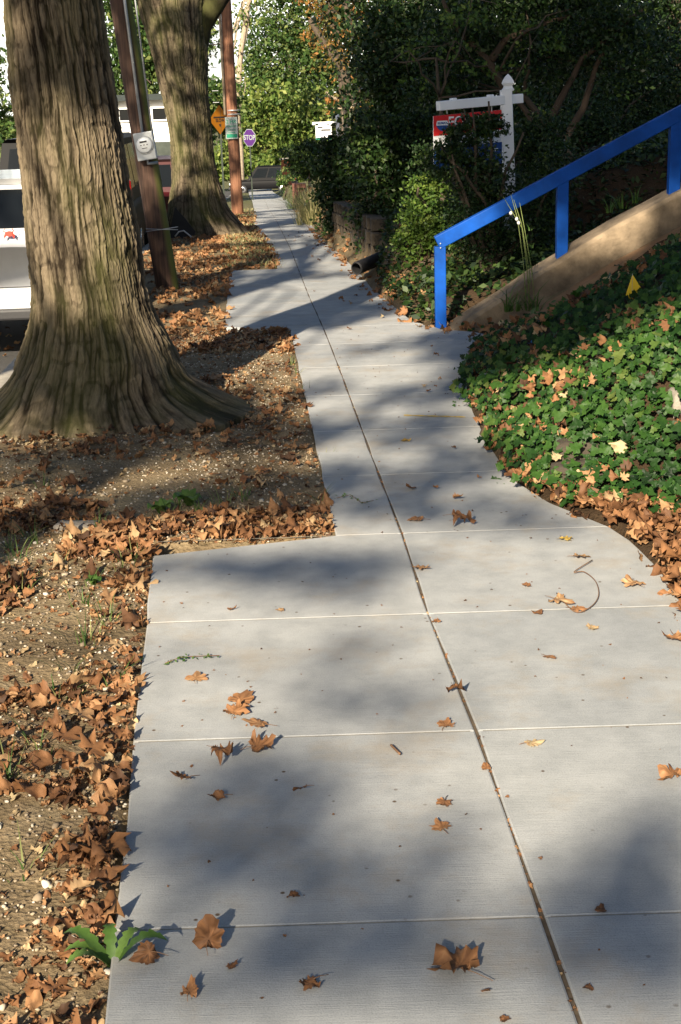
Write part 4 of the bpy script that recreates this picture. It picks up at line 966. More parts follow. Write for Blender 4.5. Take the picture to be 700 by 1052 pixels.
# brown leaves caught in the ivy
X, Y = sample(2600, .7, 3.4, 5.6, 10.3, lambda X, Y: ((X - ERt(Y)) > 0) * np.where(vn(X * 2.1, Y * 2.1, off=99) > .62, .5, .03))
scatter('leaf_litter', LITTER, np.stack([X, Y, ZT(X, Y) + .075], 1), rng.uniform(.05, .11, len(X)), .5, M['dry'], kind='stuff', label='brown dead leaves caught on top of the ivy slope', normal=zn(X, Y) + np.array([0, -.4, 0]))
# blue marking paint flecks
gs = np.array([G(x, y, ZT) for x, y in [(563 + rng.normal(0, 14), 361 + rng.normal(0, 4)) for _ in range(36)]])
scatter('paint_flecks', LITTER[:2], gs + np.array([0, 0, .05]), rng.uniform(.008, .022, len(gs)), .6, M['bluepaint'], kind='stuff', label='flecks of blue marking paint on the leaves near the yellow flag')
# ground cover behind the first post
X, Y = sample(42000, .45, 8.0, 10.85, 16.5, lambda X, Y: (X - ERt(Y) > .02) * (.45 + .55 * (vn(X * 3, Y * 3, off=101) > .35)))
scatter('ground_cover', [DIAM], np.stack([X, Y, ZT(X, Y) + np.abs(rng.normal(.04, .04, len(X)))], 1), rng.uniform(.04, .09, len(X)), .8, M['dark_leaf'], kind='stuff', label='small leaved ground cover behind the first blue post')

# ------------------------------------------------------------------ grass and weeds
def blades(name, centres, per, hgt, spread, mat, parent=None, label=None, kind=None, cat=None, wid=.004, lean=.5, droop=.4, group=None):
    Vs, Fs, Ts = [], [], []; off = 0
    for c in centres:
        n = max(1, int(per * rng.uniform(.6, 1.4)))
        for _ in range(n):
            a = rng.uniform(0, 2 * np.pi); o_ = np.array([math.cos(a), math.sin(a), 0]); b = np.array(c) + o_ * spread * rng.random()
            h = hgt * rng.uniform(.5, 1.2); l = lean * rng.random(); side = np.array([-o_[1], o_[0], 0]) * wid
            t_ = rng.random()
            for k in range(4):
                f = k / 3; p = b + np.array([0, 0, h * (f - droop * .5 * f * f * l)]) + o_ * (l * h * f * f * 1.3 + .1 * h * f)
                wv = side * (1 - f * .85); Vs += [p - wv, p + wv]; Ts += [t_, t_]
            for k in range(3): Fs.append((off + 2 * k, off + 2 * k + 1, off + 2 * k + 3, off + 2 * k + 2))
            off += 8
    me = npmesh(name, np.array(Vs), np.array(Fs), np.array(Ts)); return tag(link(name, me, mat, parent), label, cat, group, kind)
cs = []
for x, y in ((10, 565), (20, 575), (35, 555), (185, 520), (205, 525), (175, 530), (230, 520), (130, 583), (140, 575), (300, 375), (305, 385), (310, 400), (20, 610), (88, 660), (85, 620), (75, 690), (60, 720), (10, 800), (40, 770), (25, 895), (120, 700), (335, 480), (330, 515), (250, 512), (60, 585), (5, 600), (95, 600), (110, 640), (45, 500), (100, 545), (340, 500)):
    g = G(x, y, ZT); cs.append(g)
blades('grass', cs, 14, .075, .06, M['grass'], label='thin grass tufts scattered over the dirt verge', kind='stuff', wid=.0028, lean=1.2)
cs = []
for _ in range(420):
    y = rng.uniform(16.5, 24); x = float(LE(y)) - rng.uniform(.02, .6); cs.append((x, y, float(ZT(x, y))))
for _ in range(400):
    y = rng.uniform(24, 44); x = float(LE(y)) - rng.uniform(.0, 1.0) ; cs.append((x, y, float(ZT(x, y))))
blades('grass', cs[::2], 9, .06, .14, M['drygrass'], label='pale dry grass along the left edge of the far sidewalk', kind='stuff', wid=.008, lean=1.0)
# low plant patch near the outset
def leafy_plant(name, centre, n, ln, mat, label, cat, up=.5, wid=.35, serr=True, az=None):
    e_ = empty(name, tuple(centre), label, cat)
    for k in range(n):
        a = (az[k] if az else 2 * np.pi * k / n + rng.normal(0, .3)); L = ln * rng.uniform(.75, 1.15); o_ = np.array([math.cos(a), math.sin(a), 0]); sd = np.array([-o_[1], o_[0], 0])
        m_ = 36; V = []; Fc = []
        for i in range(m_):
            f = i / (m_ - 1); c_ = np.array(centre) + o_ * L * f + np.array([0, 0, L * up * math.sin(f * 2.2) * .9])
            wdt = L * wid * (math.sin(math.pi * min(1, .12 + f ** 1.3 * .88)) ** .8) * ((.5 + .5 * (1 - (i % 6) / 6.)) if serr else 1) * .5 + .001
            if i == m_ - 1: wdt = .001
            V += [c_ - sd * wdt + np.array([0, 0, wdt * .35]), c_, c_ + sd * wdt + np.array([0, 0, wdt * .35])]
        for i in range(m_ - 1): Fc += [(3 * i, 3 * i + 1, 3 * i + 4, 3 * i + 3), (3 * i + 1, 3 * i + 2, 3 * i + 5, 3 * i + 4)]
        link('leaf', npmesh('leaf', np.array(V), np.array(Fc), np.full(len(V), rng.random())), mat, e_, True)
    return e_
g = G(116, 996, ZT)
leafy_plant('dandelion', g + np.array([0, 0, .0]), 6, .105, M['weed'], 'dandelion plant with toothed green leaves at the left edge of the nearest slab', 'weed', .7, .32, True, [1.75, .9, .05, 2.75, 3.2, -2.6])
for (x, y), lab, n, ln in (((97, 601), 'small round leaved green clover among brown leaves left of the slabs', 7, .035), ((195, 520), 'low broad leaved green weed on the dirt near the narrow slabs', 9, .07), ((165, 528), 'broad leaved green weed left of another on the shaded dirt', 7, .06)):
    leafy_plant('weed', G(x, y, ZT), n, ln, M['weed'], lab, 'weed', .8, .8, False)
# tuft with tall stalks at the wall
g = W(541, 318, 10.2); tf = empty('tall_weed', tuple(g), 'tall thin weed stalks with a strappy sunlit tuft at the foot of the stair wall', 'weed')
yq = g[1]; mb = MB()
for pts in (((541, 318), (538, 270), (532, 225), (525, 200)), ((545, 318), (541, 270), (536, 230), (528, 205)), ((550, 315), (546, 275), (540, 240), (534, 208)), ((543, 316), (544, 280), (537, 235), (517, 202))):
    mb.tube([W(x, y, yq) for x, y in pts], [.0045, .0035, .003, .0015], 6)
mb.build('stalk', M['weed'] if False else plain('weed_stalk', (.16, .2, .06), .8), tf, True)
blades('foliage', [g + np.array([dx, -.05, 0]) for dx in (-.15, -.08, 0, .06)], 12, .2, .05, M['weed'], tf, wid=.007, lean=1.4)
blades('foliage', [W(541 + k % 3 * 3, 300 - k * 9, yq) for k in range(8)], 5, .05, .015, M['weed'], tf, wid=.004, lean=1.6)
mb = MB()
for x, y in ((531, 225), (525, 219), (533, 229)): mb.lathe([(.003, -.015), (.012, -.005), (.012, .005), (.003, .015)], W(x, y, yq), 8)
mb.build('seed_head', M['cable'], tf, True)
g = W(640, 217, YW + .35); g[2] = W(640, 214, YW + .35)[2]
blades('grass_tuft', [g, g + np.array([.1, 0, .04]), g + np.array([-.1, 0, -.03])], 14, .13, .06, M['weed'], label='short green grass tuft growing behind the top of the stair wall', cat='grass tuft', wid=.006, lean=1.3)
blades('grass_tuft', [G(x, y, ZT) for x, y in ((525, 327), (512, 338), (500, 335))], 12, .1, .07, M['drygrass'], label='sunlit dry grass tuft at the lower end of the stair wall', cat='grass tuft', wid=.006, lean=1.3)
# sprigs lying on the slabs
def sprig(pts, mat, label, r_=.0012, leaves=True):
    e_ = empty('sprig', tuple(G(*pts[0])), label, 'sprig'); mb = MB(); q = [G(x, y) + np.array([0, 0, .006 + .006 * (i % 2)]) for i, (x, y) in enumerate(pts)]; mb.tube(q, r_, 5); mb.build('stem', mat, e_, True)
    if leaves:
        p = np.vstack([q[i] + (q[i + 1] - q[i]) * t_ for i in range(len(q) - 1) for t_ in (.1, .35, .6, .85)]); p = np.repeat(p, 3, 0) + rng.normal(0, .009, (len(p) * 3, 3)) * np.array([1, 1, .3])
        scatter('foliage', [DIAM], p, rng.uniform(.008, .018, len(p)), .5, M['weed'], e_)
sprig([(170, 683), (185, 679), (200, 676), (226, 677)], M['twigbrown'], 'thin green leafy sprig lying on the second slab row near its left edge')
sprig([(346, 513), (360, 511), (372, 518), (384, 517)], M['twigbrown'], 'flat green sprig lying on the narrow shaded slab left of the long joint')
for pts, lab in (([(572, 612), (590, 631), (606, 627), (615, 615), (612, 600), (600, 590), (590, 590), (612, 576)], 'curly dark vine stem lying on the sunlit slab at right'),
                 ([(402, 769), (406, 773), (412, 779)], 'short dark twig lying on the slab left of the long joint'), ([(200, 862), (205, 880), (208, 892)], 'short brown twig lying on the slab'), ([(95, 850), (98, 870), (104, 885)], 'grey twig among pebbles and leaves left of the nearest slabs')):
    if lab.startswith('short brown'): continue
    mb = MB(); fn = ZT if pts[0][0] < 120 else None
    q_ = [G(x, y, fn) + np.array([0, 0, .01]) for x, y in pts]; q_ = [q_[0]] + q_ + [q_[-1]]
    q_ = [.5 * (2 * q_[i] + (q_[i + 1] - q_[i - 1]) * t_ + (2 * q_[i - 1] - 5 * q_[i] + 4 * q_[i + 1] - q_[i + 2]) * t_ ** 2 + (3 * q_[i] - q_[i - 1] - 3 * q_[i + 1] + q_[i + 2]) * t_ ** 3) for i in range(1, len(q_) - 2) for t_ in (0, .2, .4, .6, .8)]
    mb.tube(q_, .0018 if 'vine' in lab else .0035 if 'short' in lab else .008, 6)
    tag(mb.build('twig' if 'twig' in lab else 'vine_stem', M['twigbrown'], None, True), lab, 'twig' if 'twig' in lab else 'vine')

# ------------------------------------------------------------------ the single leaves on the slabs
LV = [ # px, py, px width, kind, curl, tint, label
(431, 583, 19, 'maple', .5, .7, 'orange brown leaf lying on the long joint in the fourth slab row'),
(423, 501, 15, 'oak', .9, .4, 'small brown curled leaf on the shaded walk, beyond the crumpled cluster'),
(471, 537, 28, 'oak', 2.4, .3, 'crumpled dark brown leaf cluster on the shaded walk near the ivy'),
(430, 533, 18, 'oak', .6, .6, 'tan leaf left of the crumpled dark cluster on the shaded walk'),
(580, 553, 16, 'maple', .4, .9, 'small yellow leaf on the slab just below the ivy tip'),
(594, 572, 19, 'maple', .9, .8, 'tan cupped leaf on the sunlit slab above the curly vine stem'),
(652, 601, 23, 'maple', .8, .75, 'tan lobed leaf on the sunlit slab near the right leaf bank'),
(573, 616, 27, 'oak', .8, .8, 'broad orange leaf at the lower end of the curly vine stem'),
(591, 625, 17, 'oak', .7, .6, 'small orange leaf touching the broad one at the curly vine stem'),
(555, 630, 12, 'oak', 1.2, .2, 'small red brown leaf on the slab joint left of the broad orange leaf'),
(693, 655, 26, 'maple', 1.2, .6, 'large brown leaf at the right edge below the litter bank'),
(692, 799, 28, 'maple', 1.6, .5, 'big curled brown leaf at the right edge of the sunlit slab'),
(468, 709, 25, 'oak', 1.6, .35, 'brown curled leaf on the long joint in the middle of the picture'),
(447, 638, 11, 'oak', 1.0, .4, 'small brown leaf where the long joint crosses the third slab row'),
(457, 745, 18, 'maple', .8, .5, 'pinkish brown leaf just left of the long joint, above the third cross joint'),
(545, 763, 21, 'oak', .3, .98, 'pale straw coloured leaf right of the long joint'),
(201, 697, 21, 'maple', .6, .7, 'star shaped tan leaf below the green sprig'),
(247, 718, 33, 'oak', .4, .5, 'long flat brown leaf, upper of the leaf cluster on the second slab'),
(242, 731, 27, 'maple', 1.5, .5, 'curled brown leaf beneath the long flat one on the second slab'),
(267, 745, 27, 'oak', .4, .65, 'flat olive tan leaf in the middle of the second slab cluster'),
(264, 767, 31, 'maple', 1.7, .35, 'dark curled leaf with raised stems, right side below the cross joint'),
(227, 777, 30, 'maple', 1.9, .3, 'dark pointed curled leaf below the cross joint, left of the stemmed one'),
(190, 800, 23, 'oak', 1.8, .4, 'brown curled leaf nearest the left edge below the cross joint'),
(227, 819, 18, 'oak', 1.2, .4, 'small brown curl of leaf in the left half of the bottom-but-one slab'),
(312, 812, 16, 'oak', .9, .3, 'small dark brown leaf in the middle of the left bottom-but-one slab'),
(457, 823, 22, 'oak', .6, .5, 'narrow brown leaf left of the long joint, above a pointed one'),
(454, 850, 20, 'maple', .7, .6, 'pointed three cornered tan leaf with a long stem, left of the long joint'),
(300, 921, 15, 'oak', 1.6, .3, 'small dark curl of leaf just above the nearest cross joint'),
(215, 969, 40, 'oak', 2.3, .3, 'large red brown leaf standing on edge just below the nearest cross joint'),
(155, 984, 30, 'oak', 2.4, .2, 'dark upright curled leaf beside the dandelion'),
(195, 1021, 24, 'oak', 1.5, .45, 'small curled tan leaf near the bottom left, below the dandelion'),
(321, 1011, 24, 'oak', 2.2, .35, 'crumpled brown leaf at the bottom, left of the largest leaf'),
(473, 992, 54, 'maple', 1.7, .4, 'largest brown leaf at the bottom of the picture, torn and curled'),
(499, 1021, 12, 'oak', .8, .5, 'small brown flake just below the largest leaf'),
(519, 1046, 14, 'oak', .8, .3, 'small brown leaf cut by the bottom edge right of the largest leaf'),
(606, 1015, 13, 'oak', .8, .3, 'small brown leaf on the bottom right slab'),
(617, 935, 14, 'oak', 1.0, .25, 'small dark leaf on the nearest cross joint at right'),
(500, 790, 13, 'oak', 1.2, .4, 'brown leaf scrap wedged in the long joint'),
(236, 626, 10, 'oak', .8, .5, 'tiny tan leaf on the topmost wide slab at left'),
(290, 627, 9, 'oak', .8, .8, 'tiny pale leaf right of the tan one on the topmost wide slab'),
(237, 994, 14, 'oak', .8, .2, 'dark flake of leaf below the large red brown one'),
(563, 674, 16, 'oak', .3, .6, 'narrow tan leaf lying alone on the sunlit middle slab'),
(540, 601, 12, 'oak', .6, .5, 'small tan leaf left of the curly vine stem'),
(607, 676, 15, 'maple', .6, .9, 'pale pinkish leaf on the sunlit slab below the broad orange leaf'),
(415, 452, 12, 'oak', .8, .4, 'small dark leaf on the narrow walk just beyond the yellow mark'),
]
LV[43] = (607, 645, 15, 'maple', .6, .9, 'pale pinkish leaf on the sunlit slab below the broad orange leaf')
LV = [(518 if False else a, b, c_, d_, e2, f2, g2) for a, b, c_, d_, e2, f2, g2 in LV]
for i, (x, y, wpx, kd, cu, tt, lab) in enumerate(LV):
    g = G(x, y + wpx * .12); dep = np.linalg.norm(g - np.array([0, 0, CAMH])); size = wpx / FPX * dep * 1.15
    tv, tf = lobed(kd, cu * .62, 200 + i, 2)
    upright = lab.startswith(('large red', 'dark upright'))
    rr = np.random.default_rng(300 + i); R = rand_rot(1, .15, rr)[0]
    if upright: R = np.array(Matrix.Rotation(math.radians(58), 3, 'X') @ Matrix.Rotation(.4, 3, 'Z')) @ R
    V = (tv @ R.T) * size
    # a finer look: subdivide through a modifier; put the lowest point on the slab
    V[:, 2] -= V[:, 2].min() - .0015
    V += np.array([g[0], g[1], float(P(g[1]))])
    e_ = empty('fallen_leaf', (g[0], g[1], float(P(g[1]))), lab, 'leaf', 'single fallen leaves lying on the sidewalk slabs')
    bl = link('blade', npmesh('blade', V, tf, np.clip(tt + rr.normal(0, .1, len(V)), 0, 1)), M['drygold'] if 'yellow' in lab else M['dry'], e_, True)
    if wpx > 15:
        root_ = V[81 + 32].copy(); dr = root_ - V[0]; dr[2] = 0; dr = dr / (np.linalg.norm(dr) + 1e-6)
        mb = MB(); z0 = float(P(g[1])); pth = [root_ * .5 + V[0] * .5, root_, root_ + dr * size * .25 + np.array([0, 0, size * .03]), root_ + dr * size * .5 + np.array([size * .06, 0, 0])]
        for q in pth: q[2] = max(q[2], z0 + .002)
        mb.tube(pth, [.0011, .0011, .0009, .0007], 5); mb.build('stem', M['twigbrown'], e_, True)

# ------------------------------------------------------------------ shrubs
def shrub(name, blobs_px, Y, per, leaf, mat, label, cat='shrub', seed=0, clump=.2, wgt=60, dep=.8, shell=.35):
    """blobs: (px, py, rx, ry) in photo pixels at distance Y -> real ellipsoids with depth"""
    bl = []; zz = []
    for b in blobs_px:
        x, y, rx, ry = b[:4]; yy = Y + (b[4] if len(b) > 4 else 0); c = W(x, y, yy); k = yy * 1.0 / FPX
        bl.append((c, (rx * k, dep * (rx + ry) / 2 * k, ry * k), wgt * (rx * ry / 900))); zz.append(c)
    c0 = zz[0]; gz = float(ZT(c0[0], c0[1])); e_ = empty(name, (c0[0], c0[1], gz), label, cat)
    crown('foliage', e_, bl, per, leaf, mat, clump, shell, seed)
    mb = MB()
    for c in zz:
        for q in range(1): limb([np.array([c0[0] + rng.normal(0, .08), c0[1] + rng.normal(0, .08), gz - .1]), (c + np.array([c0[0], c0[1], gz])) / 2 + rng.normal(0, .1, 3), c + rng.normal(0, .15, 3)], .03, .008, mb, 6, .1)
    mb.build('stem', M['twig'], e_, True); return e_
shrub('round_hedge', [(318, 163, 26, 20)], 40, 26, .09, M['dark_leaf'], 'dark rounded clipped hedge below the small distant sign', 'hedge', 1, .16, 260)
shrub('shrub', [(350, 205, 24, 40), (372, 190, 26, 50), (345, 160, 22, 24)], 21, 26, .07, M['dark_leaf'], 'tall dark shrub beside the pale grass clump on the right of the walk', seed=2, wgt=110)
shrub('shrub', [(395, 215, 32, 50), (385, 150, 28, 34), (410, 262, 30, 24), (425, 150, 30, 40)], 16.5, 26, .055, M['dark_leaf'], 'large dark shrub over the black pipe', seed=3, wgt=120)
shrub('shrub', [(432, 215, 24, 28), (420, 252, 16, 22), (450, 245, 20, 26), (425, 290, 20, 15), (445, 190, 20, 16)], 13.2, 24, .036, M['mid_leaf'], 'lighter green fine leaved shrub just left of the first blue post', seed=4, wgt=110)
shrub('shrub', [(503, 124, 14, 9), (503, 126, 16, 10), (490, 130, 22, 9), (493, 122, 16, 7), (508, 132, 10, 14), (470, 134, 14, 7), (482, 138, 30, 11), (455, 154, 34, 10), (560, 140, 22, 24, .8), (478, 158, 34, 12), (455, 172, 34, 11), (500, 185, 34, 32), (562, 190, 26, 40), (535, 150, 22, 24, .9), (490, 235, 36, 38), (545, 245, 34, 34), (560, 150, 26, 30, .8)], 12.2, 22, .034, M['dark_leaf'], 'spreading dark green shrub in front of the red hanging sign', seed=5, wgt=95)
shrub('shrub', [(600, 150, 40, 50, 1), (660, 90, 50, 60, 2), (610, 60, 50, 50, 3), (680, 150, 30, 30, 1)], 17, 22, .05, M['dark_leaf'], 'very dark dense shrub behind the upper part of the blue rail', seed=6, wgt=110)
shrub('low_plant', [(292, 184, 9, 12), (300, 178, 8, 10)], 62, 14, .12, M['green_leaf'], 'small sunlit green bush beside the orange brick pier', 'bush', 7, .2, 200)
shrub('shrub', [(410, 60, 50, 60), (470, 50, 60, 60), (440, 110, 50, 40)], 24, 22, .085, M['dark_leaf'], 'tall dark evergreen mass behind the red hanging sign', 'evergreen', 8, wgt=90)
# ornamental grass clump
g = G(326, 226); g = np.array([float(W(324, 224, 28)[0]), 28.0, float(P(28)) + .02])
blades('ornamental_grass', [g + np.array([rng.normal(0, .14), rng.normal(0, .25), 0]) for _ in range(26)], 40, .75, .12, M['drygrass'], label='pale feathery ornamental grass clump leaning over the right side of the walk', cat='grass clump', wid=.006, lean=1.3, droop=.9)
blades('ornamental_grass', [np.array([float(ERt(44)) + .4 + rng.normal(0, .2), 42 + rng.normal(0, .6), float(P(42))]) for _ in range(14)], 30, .5, .2, M['grass'], label='green grassy clump beyond the pale feathery one, by the dark brick wall', cat='grass clump', wid=.012, lean=1.2)

# ------------------------------------------------------------------ trees in view
def tree(name, label, trunk_px, crown_px, Y, leaf, per, wgt, mat, bark, r0=.2, seed=0, clump=.2, extra=None, dep=.8, shell=.3):
    b = [W(x, y, Y) for x, y in trunk_px]; gz = float(ZT(b[0][0], Y)); b0 = np.array([b[0][0], Y, gz - .2])
    e_ = empty(name, (b0[0], Y, gz), label, 'tree'); mb = MB(); limb([b0] + b, r0, r0 * .35, mb, 10, .03); mb.build('trunk', bark, e_, True)
    mb = MB(); bl = []
    for q in crown_px:
        x, y, rx, ry = q[:4]; yy = Y + (q[4] if len(q) > 4 else 0); c = W(x, y, yy); k = yy / FPX
        bl.append((c, (rx * k, dep * (rx + ry) / 2 * k, ry * k), wgt * rx * ry / 900))
        for j in range(2 if Y > 40 else 1): limb([b[rng.integers(len(b) // 2, len(b))], (b[-1] + c) / 2 + rng.normal(0, .3, 3), c + rng.normal(0, 1, 3) * np.array([rx, rx, ry]) * k * .5], r0 * .35, r0 * .06, mb, 6, .12)
    mb.build('branch', bark, e_, True)
    crown('crown', e_, bl, per, leaf, mat, clump, shell, seed); return e_
tree('maple_tree', 'bright yellow-green tree behind the purple stop sign', [(275, 160), (273, 130)], [(262, 145, 34, 26), (300, 140, 36, 30), (275, 110, 36, 26), (240, 155, 20, 18), (320, 120, 24, 30)], 124, .42, 16, 120, M['lime_leaf'], M['twig'], .3, 11)
shrub('hedge', [(250, 172, 14, 12), (275, 172, 18, 12), (300, 172, 16, 14), (225, 172, 18, 14)], 119, 16, .4, M['lime_leaf'], 'low bright yellow green hedge behind the crossing vehicle', 'hedge', 61, .2, 330)
tree('maple_tree', 'tall mid green tree filling the sky above the far street corner', [(300, 120), (298, 60)], [(300, 70, 46, 40), (280, 100, 36, 26), (330, 40, 40, 34), (285, 30, 36, 30), (350, 90, 34, 36), (320, -20, 50, 30), (265, 70, 20, 20)], 138, .38, 16, 150, M['green_leaf'], M['twig'], .4, 12)
tree('ash_tree', 'sparse pale barked tree with thin yellow leaves against the sky, right of the reddish pole', [(244, 100), (248, 50), (256, 0), (262, -40)], [(240, 20, 16, 14), (236, 48, 14, 10), (262, 14, 18, 16), (244, 85, 18, 14), (228, 95, 14, 12)], 110, .28, 8, 50, M['lime_leaf'], M['paletwig'], .3, 13)
tree('oak_tree', 'autumn brown tree with several dark upright stems above the distant sign', [(356, 130), (352, 90), (348, 40), (340, -20)], [(375, 30, 32, 26), (345, 15, 26, 22), (395, 60, 24, 22), (365, 75, 26, 16), (400, 15, 24, 24), (330, 40, 22, 14), (385, 95, 26, 12), (350, -5, 40, 14)], 52, .15, 13, 62, M['autumn_leaf'], M['twig'], .22, 14)
mb = MB()
for pts in (((376, 130), (372, 90), (366, 50), (356, 10), (350, -30)), ((378, 125), (380, 80), (388, 40), (392, -10)), ((362, 110), (352, 70), (330, 40), (318, 20)), ((398, 130), (392, 90), (398, 50), (404, 0))):
    limb([W(x, y, 50) for x, y in pts], .18, .08, mb, 8, .02)
e_ = empty('young_tree', tuple(W(378, 160, 50)), 'cluster of dark bare stems rising through brown leaves', 'tree'); mb.build('trunk', M['twig'], e_, True)
crown('crown', e_, [(W(375, 40, 50), (1.6, 1.2, 1.2), 60), (W(345, 55, 50), (.9, .9, .8), 30)], 8, .13, M['autumn_leaf'], .2, .3, 15)
tree('tree_stump', 'pale sunlit tree trunk beside the distant sign', [(358, 150), (356, 112), (352, 104)], [(372, 118, 20, 14), (340, 105, 14, 10)], 47, .14, 14, 60, M['autumn_leaf'], M['paletwig'], .24, 16).name = 'pine_tree'
tree('maple_tree', 'dark green tree seen between the leaning pole and the nearest trunk', [(140, 140), (142, 60)], [(145, 45, 30, 34), (125, 80, 26, 24), (165, 80, 26, 18), (140, -10, 40, 30), (190, 30, 30, 40), (228, 110, 20, 34), (150, 20, 40, 40)], 70, .26, 17, 130, M['green_leaf'], M['twig'], .3, 17)
tree('maple_tree', 'green tree at the far left edge above the white car', [(-20, 160), (-20, 100)], [(-10, 120, 30, 40), (-30, 60, 30, 40), (12, 140, 10, 16)], 62, .25, 15, 90, M['green_leaf'], M['twig'], .3, 18)
# dark branching trees on the right, in front of everything behind the rail
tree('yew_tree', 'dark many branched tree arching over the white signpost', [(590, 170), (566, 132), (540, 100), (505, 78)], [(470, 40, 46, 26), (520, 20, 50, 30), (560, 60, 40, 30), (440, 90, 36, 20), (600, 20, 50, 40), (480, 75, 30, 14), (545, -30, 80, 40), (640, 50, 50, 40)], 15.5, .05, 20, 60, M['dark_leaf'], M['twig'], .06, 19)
mb = MB()
for pts in (((570, 175), (556, 140), (536, 108), (520, 95)), ((575, 150), (600, 110), (612, 70), (640, 20)), ((560, 130), (580, 95), (598, 60), (660, 10)), ((520, 92), (500, 60), (470, 30), (455, 0)), ((505, 62), (520, 40), (545, 30), (590, 15))):
    limb([W(x, y, 15.4) for x, y in pts], .045, .02, mb, 8, .04)
e_ = empty('bare_tree', tuple(W(572, 175, 15.4)), 'leaning brown stems crossing behind the blue rail and signpost', 'tree'); mb.build('trunk', plain('warm_stem', (.06, .04, .025), .9, var=.3), e_, True)
tree('young_maple', 'thin green leafed tree with sunlit leaves hanging above the white signpost arm', [(455, 140), (452, 100), (448, 60)], [(450, 45, 40, 26), (500, 70, 36, 14), (480, 20, 50, 20), (535, 95, 26, 10), (430, 85, 20, 14), (550, 40, 30, 20)], 14.6, .05, 9, 16, M['mid_leaf'], M['twig'], .035, 71, .16)
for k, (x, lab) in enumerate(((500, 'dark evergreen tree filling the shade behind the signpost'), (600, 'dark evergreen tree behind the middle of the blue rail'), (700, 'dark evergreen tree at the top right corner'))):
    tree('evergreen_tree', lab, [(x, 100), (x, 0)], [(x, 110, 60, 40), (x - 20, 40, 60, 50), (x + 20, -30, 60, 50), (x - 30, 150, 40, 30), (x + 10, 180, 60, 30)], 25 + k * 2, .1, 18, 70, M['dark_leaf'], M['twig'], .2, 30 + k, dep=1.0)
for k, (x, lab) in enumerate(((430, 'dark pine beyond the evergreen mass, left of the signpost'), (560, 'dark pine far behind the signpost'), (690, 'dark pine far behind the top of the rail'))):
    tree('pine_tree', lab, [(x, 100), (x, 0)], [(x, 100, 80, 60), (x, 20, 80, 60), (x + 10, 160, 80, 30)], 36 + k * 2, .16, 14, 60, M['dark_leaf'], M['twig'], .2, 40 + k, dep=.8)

# ------------------------------------------------------------------ leaf clumps added to throw the shade (all unseen, above or behind the picture)
def at_sun(p, h):
    """point at height h above p on the way to the sun"""
    t_ = h / math.sin(SUN_EL); return np.array(p, float) - TRAVEL * t_
def added_shade_tree(label, foot, targets, lai, leaf, mat, seed, trunk_r=.25, name='oak_tree', height=None):  # unseen clumps set along sun rays; trunk and limbs only dress them
    """targets: (X, Y, Z, rx, ry, h, lai)"""
    e_ = empty(name, (foot[0], foot[1], float(ZT(*foot))), label, 'tree'); P_, T_ = [], []; r = np.random.default_rng(seed); cs_ = []
    for (x, y, z, rx, ry, h, li) in targets:
        c = at_sun((x, y, z), h); cs_.append(c)
        # ellipsoid; its shadow on level ground is about rx by ry
        nl = int(li * math.pi * rx * ry * math.sin(SUN_EL) / (.5 * .28 * leaf * leaf) / 2) + 6
        d = r.normal(0, 1, (nl, 3)); d /= np.linalg.norm(d, axis=1)[:, None]; rr = r.random(nl) ** .42
        P_.append(c + d * rr[:, None] * np.array([rx, min(rx, ry) * .7, max(.06, ry * math.sin(SUN_EL))]))
    p = np.vstack(P_); scatter('crown', [DIAM], p, leaf * (.6 + .8 * r.random(len(p))), None, mat, e_, smooth=False)
    cs_ = np.array(cs_); top = np.array([foot[0], foot[1], float(ZT(*foot)) + (height or cs_[:, 2].mean() * .75)])
    mb = MB(); limb([(foot[0], foot[1], float(ZT(*foot)) - .2), top], trunk_r, trunk_r * .6, mb, 12, .02); mb.build('trunk', M['twig'], e_, True)
    mb = MB()
    for c in cs_[:: max(1, len(cs_) // 5)]: limb([top, (top + c) / 2 + np.array([0, 0, 1.2]), c], trunk_r * .16, .01, mb, 6, .05)
    mb.build('branch', M['twig'], e_, True); return e_
def gp(x, y): g = G(x, y); return g[0], g[1], g[2]
T1 = []
for x, y, rx, ry, li in (   # photo pixels of the shaded slabs; size in metres on the ground
    (200, 582, .3, .16, 1.8), (280, 585, .3, .2, 1.8), (370, 580, .28, .2, 2.0), (330, 610, .3, .12, 1.0),
    (370, 665, .2, .14, 1.3), (410, 715, .2, .16, 1.3), (330, 720, .2, .12, .9), (440, 750, .12, .12, .3),
    (250, 790, .27, .14, 1.2), (350, 800, .26, .15, .8), (190, 860, .22, .15, 1.8), (280, 880, .3, .16, 1.9), (410, 880, .22, .12, .55), (480, 850, .12, .1, .3),
    (240, 1000, .3, .14, 1.7), (370, 985, .26, .14, 1.8), (510, 1000, .22, .13, .9), (640, 990, .22, .16, 2.8), (630, 890, .14, .16, 1.8), (675, 850, .1, .14, 1.6), (665, 930, .16, .13, 2.4), (570, 930, .12, .1, .6), (450, 940, .2, .1, .5), (330, 930, .24, .1, 1.3), (170, 930, .12, .06, .6)):
    X_, Y_, Z_ = gp(x, y); T1.append((X_, Y_, 0, rx, ry, 8.5, li * (1.5 if x > 590 else 1.8 if (y > 840 or y < 612) else 1.2)))
added_shade_tree('unseen tree added behind the viewer, its leaf clumps placed to dapple the nearest slabs', (-8.5, -10.5), T1, 2, .085, M['blocker_leaf'], 51)
T2 = []
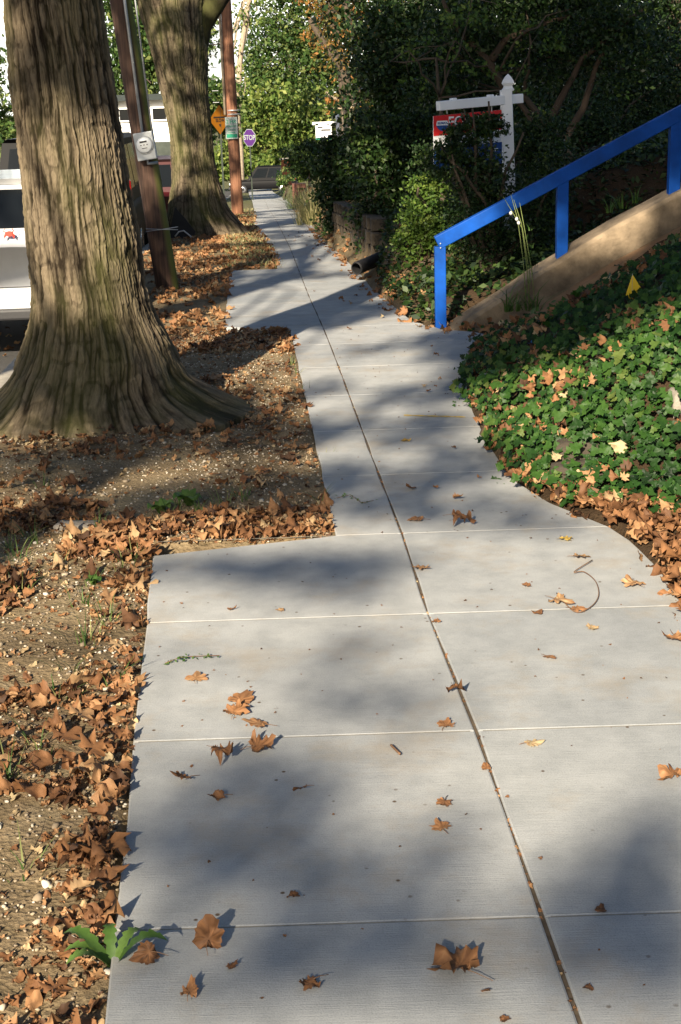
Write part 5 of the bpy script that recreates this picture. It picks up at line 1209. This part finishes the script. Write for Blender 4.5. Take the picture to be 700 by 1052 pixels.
for x, y, rx, ry, li in ((60, 470, .6, .6, 2.6), (180, 450, .5, .5, 2.6), (280, 450, .35, .6, 2.2), (240, 500, .5, .4, 2.4), (120, 520, .5, .3, 2.2), (40, 535, .4, .2, 1.8), (300, 520, .3, .3, 2.2), (200, 410, .4, .4, 2.4), (90, 410, .4, .5, 2.4),
    (400, 520, .3, .3, 2.4), (350, 490, .25, .4, 2.2), (460, 480, .35, .5, 2.6), (440, 440, .3, .5, 2.4), (500, 525, .3, .25, 2.4), (560, 540, .25, .12, 1.2), (420, 405, .25, .5, 1.6), (350, 440, .25, .5, 2.0), (320, 400, .2, .4, 1.6), (380, 360, .3, .3, .9), (440, 350, .3, .4, 1.8), (470, 400, .2, .5, 1.8)):
    X_, Y_, Z_ = gp(x, y); T2.append((X_, Y_, 0, rx, ry, 8.5, li))
added_shade_tree('unseen tree added behind the viewer, leaf clumps placed to shade dirt round nearest trunk', (-9.5, -7.0), T2, 2, .11, M['blocker_leaf'], 52)
# shade on the bank, the shrubs and the rail
T3 = []; rr = np.random.default_rng(9)
for _ in range(190):
    x, y = rr.uniform(.9, 5.0), rr.uniform(6.9, 10.3); z = float(ZT(x, y)) + rr.uniform(0, .4)
    if y < 7.4 and rr.random() < .6: continue
    T3.append((x, y, z, .45, .75, 9, 2.8))
for _ in range(80): T3.append((rr.uniform(1.3, 7), rr.uniform(11.7, 14), rr.uniform(.3, 1.4), .5, .8, 9, 2.8))
for x, y in ((540, 275), (520, 300), (560, 190), (600, 170), (640, 148), (680, 125), (577, 230), (692, 160), (520, 215)):
    c = W(x, y, YW - .1); T3.append((c[0], c[1], c[2], .16, .3, 9, 1.5))
for x, y in ((450, 140), (480, 130), (510, 130), (522, 90), (480, 108)):
    c = W(x, y, YR - .1); T3.append((c[0], c[1], c[2], .25, .4, 9, 2.0))
for _ in range(70): 
    x, y = rr.uniform(.9, 4.5), rr.uniform(8.1, 10.3); T3.append((x, y, float(ZT(x, y)) + .06, .4, .6, 9, 2.6))
for y in np.arange(14.5, 23, .5): T3.append((float(ERt(y)) + .35, y, float(P(y)) + .4, .35, .5, 9, 2.4))
added_shade_tree('unseen tree added at right behind the viewer to shade the ivy slope and steps', (5.5, -8), T3, 2, .13, M['blocker_leaf'], 53, .3)
T4 = []
for _ in range(230):
    x, y, z = rr.uniform(.6, 9.0), rr.uniform(12.6, 26), rr.uniform(.3, 4.5)
    if x < 2.2 and y < 15 and rr.random() < .75: continue
    if rr.random() < .05: continue
    T4.append((x, y, z + float(P(y)), .8, 1.2, 10, 2.4))
added_shade_tree('unseen tree added above the right side to cast deep shade on the shrubs', (6.5, 3.0), T4, 2, .2, M['blocker_leaf'], 54, .35)
T5 = []
for _ in range(90):
    x, y = rr.uniform(-2.2, 1.0), rr.uniform(12.2, 40); z = float(P(y))
    if 25.5 < y < 30 and x > -.9: continue
    T5.append((x - .04 * (y - 12), y, z, .5, .55, 10, rr.uniform(.6, 2.0)))
for _ in range(40): 
    x, y = rr.uniform(-1.5, 3), rr.uniform(36, 46); T5.append((x, y, float(P(y)) + rr.uniform(0, 3), .8, 1.0, 11, 1.8))
added_shade_tree('unseen crown added above the middle of the walk to stripe it with shade', (-4.5, 2.0), T5, 2, .16, M['blocker_leaf'], 55, .3)
# upper trunk shade of the two big trees
T6 = []
for x, y, rx in ((50, 20, .5), (90, -20, .5), (60, -60, .5), (30, 60, .3), (100, 60, .25)):
    c = W(x, y, Y1 - .4); T6.append((c[0], c[1], c[2], rx, .5, 6.0, 2.4))
for x, y in ((190, 20), (205, 60), (215, 100), (190, 90), (215, 200), (225, 150), (232, 60), (234, 100), (233, 20), (140, 60), (130, 10), (180, 60), (195, 130), (200, 170), (185, 200)):
    c = W(x, y, Y2 - .5); T6.append((c[0], c[1], c[2], .35, .5, 6.0, 1.8))
for x, y in ((140, 110), (150, 160), (160, 215), (165, 260), (132, 60)):
    c = W(x, y, 14.1); T6.append((c[0], c[1], c[2], .25, .5, 6.0, 1.6))
for y in (10, 50, 90, 125):
    c = W(232 + y * .06, y, YP2 - .3); T6.append((c[0], c[1], c[2], .4, .6, 6.0, 2.2))
for x, y, rx in ((60, 370, .35), (130, 405, .35), (180, 415, .3), (30, 345, .3), (100, 385, .35), (225, 410, .3), (15, 400, .4)):
    c = W(x, y, Y1 - .5); T6.append((c[0], c[1], c[2], rx, .5, 6.0, 2.4))
added_shade_tree('unseen tree added behind the viewer, kerb side, to shade the trunks and poles', (-4.2, -4.0), T6, 2, .13, M['blocker_leaf'], 56, .2)
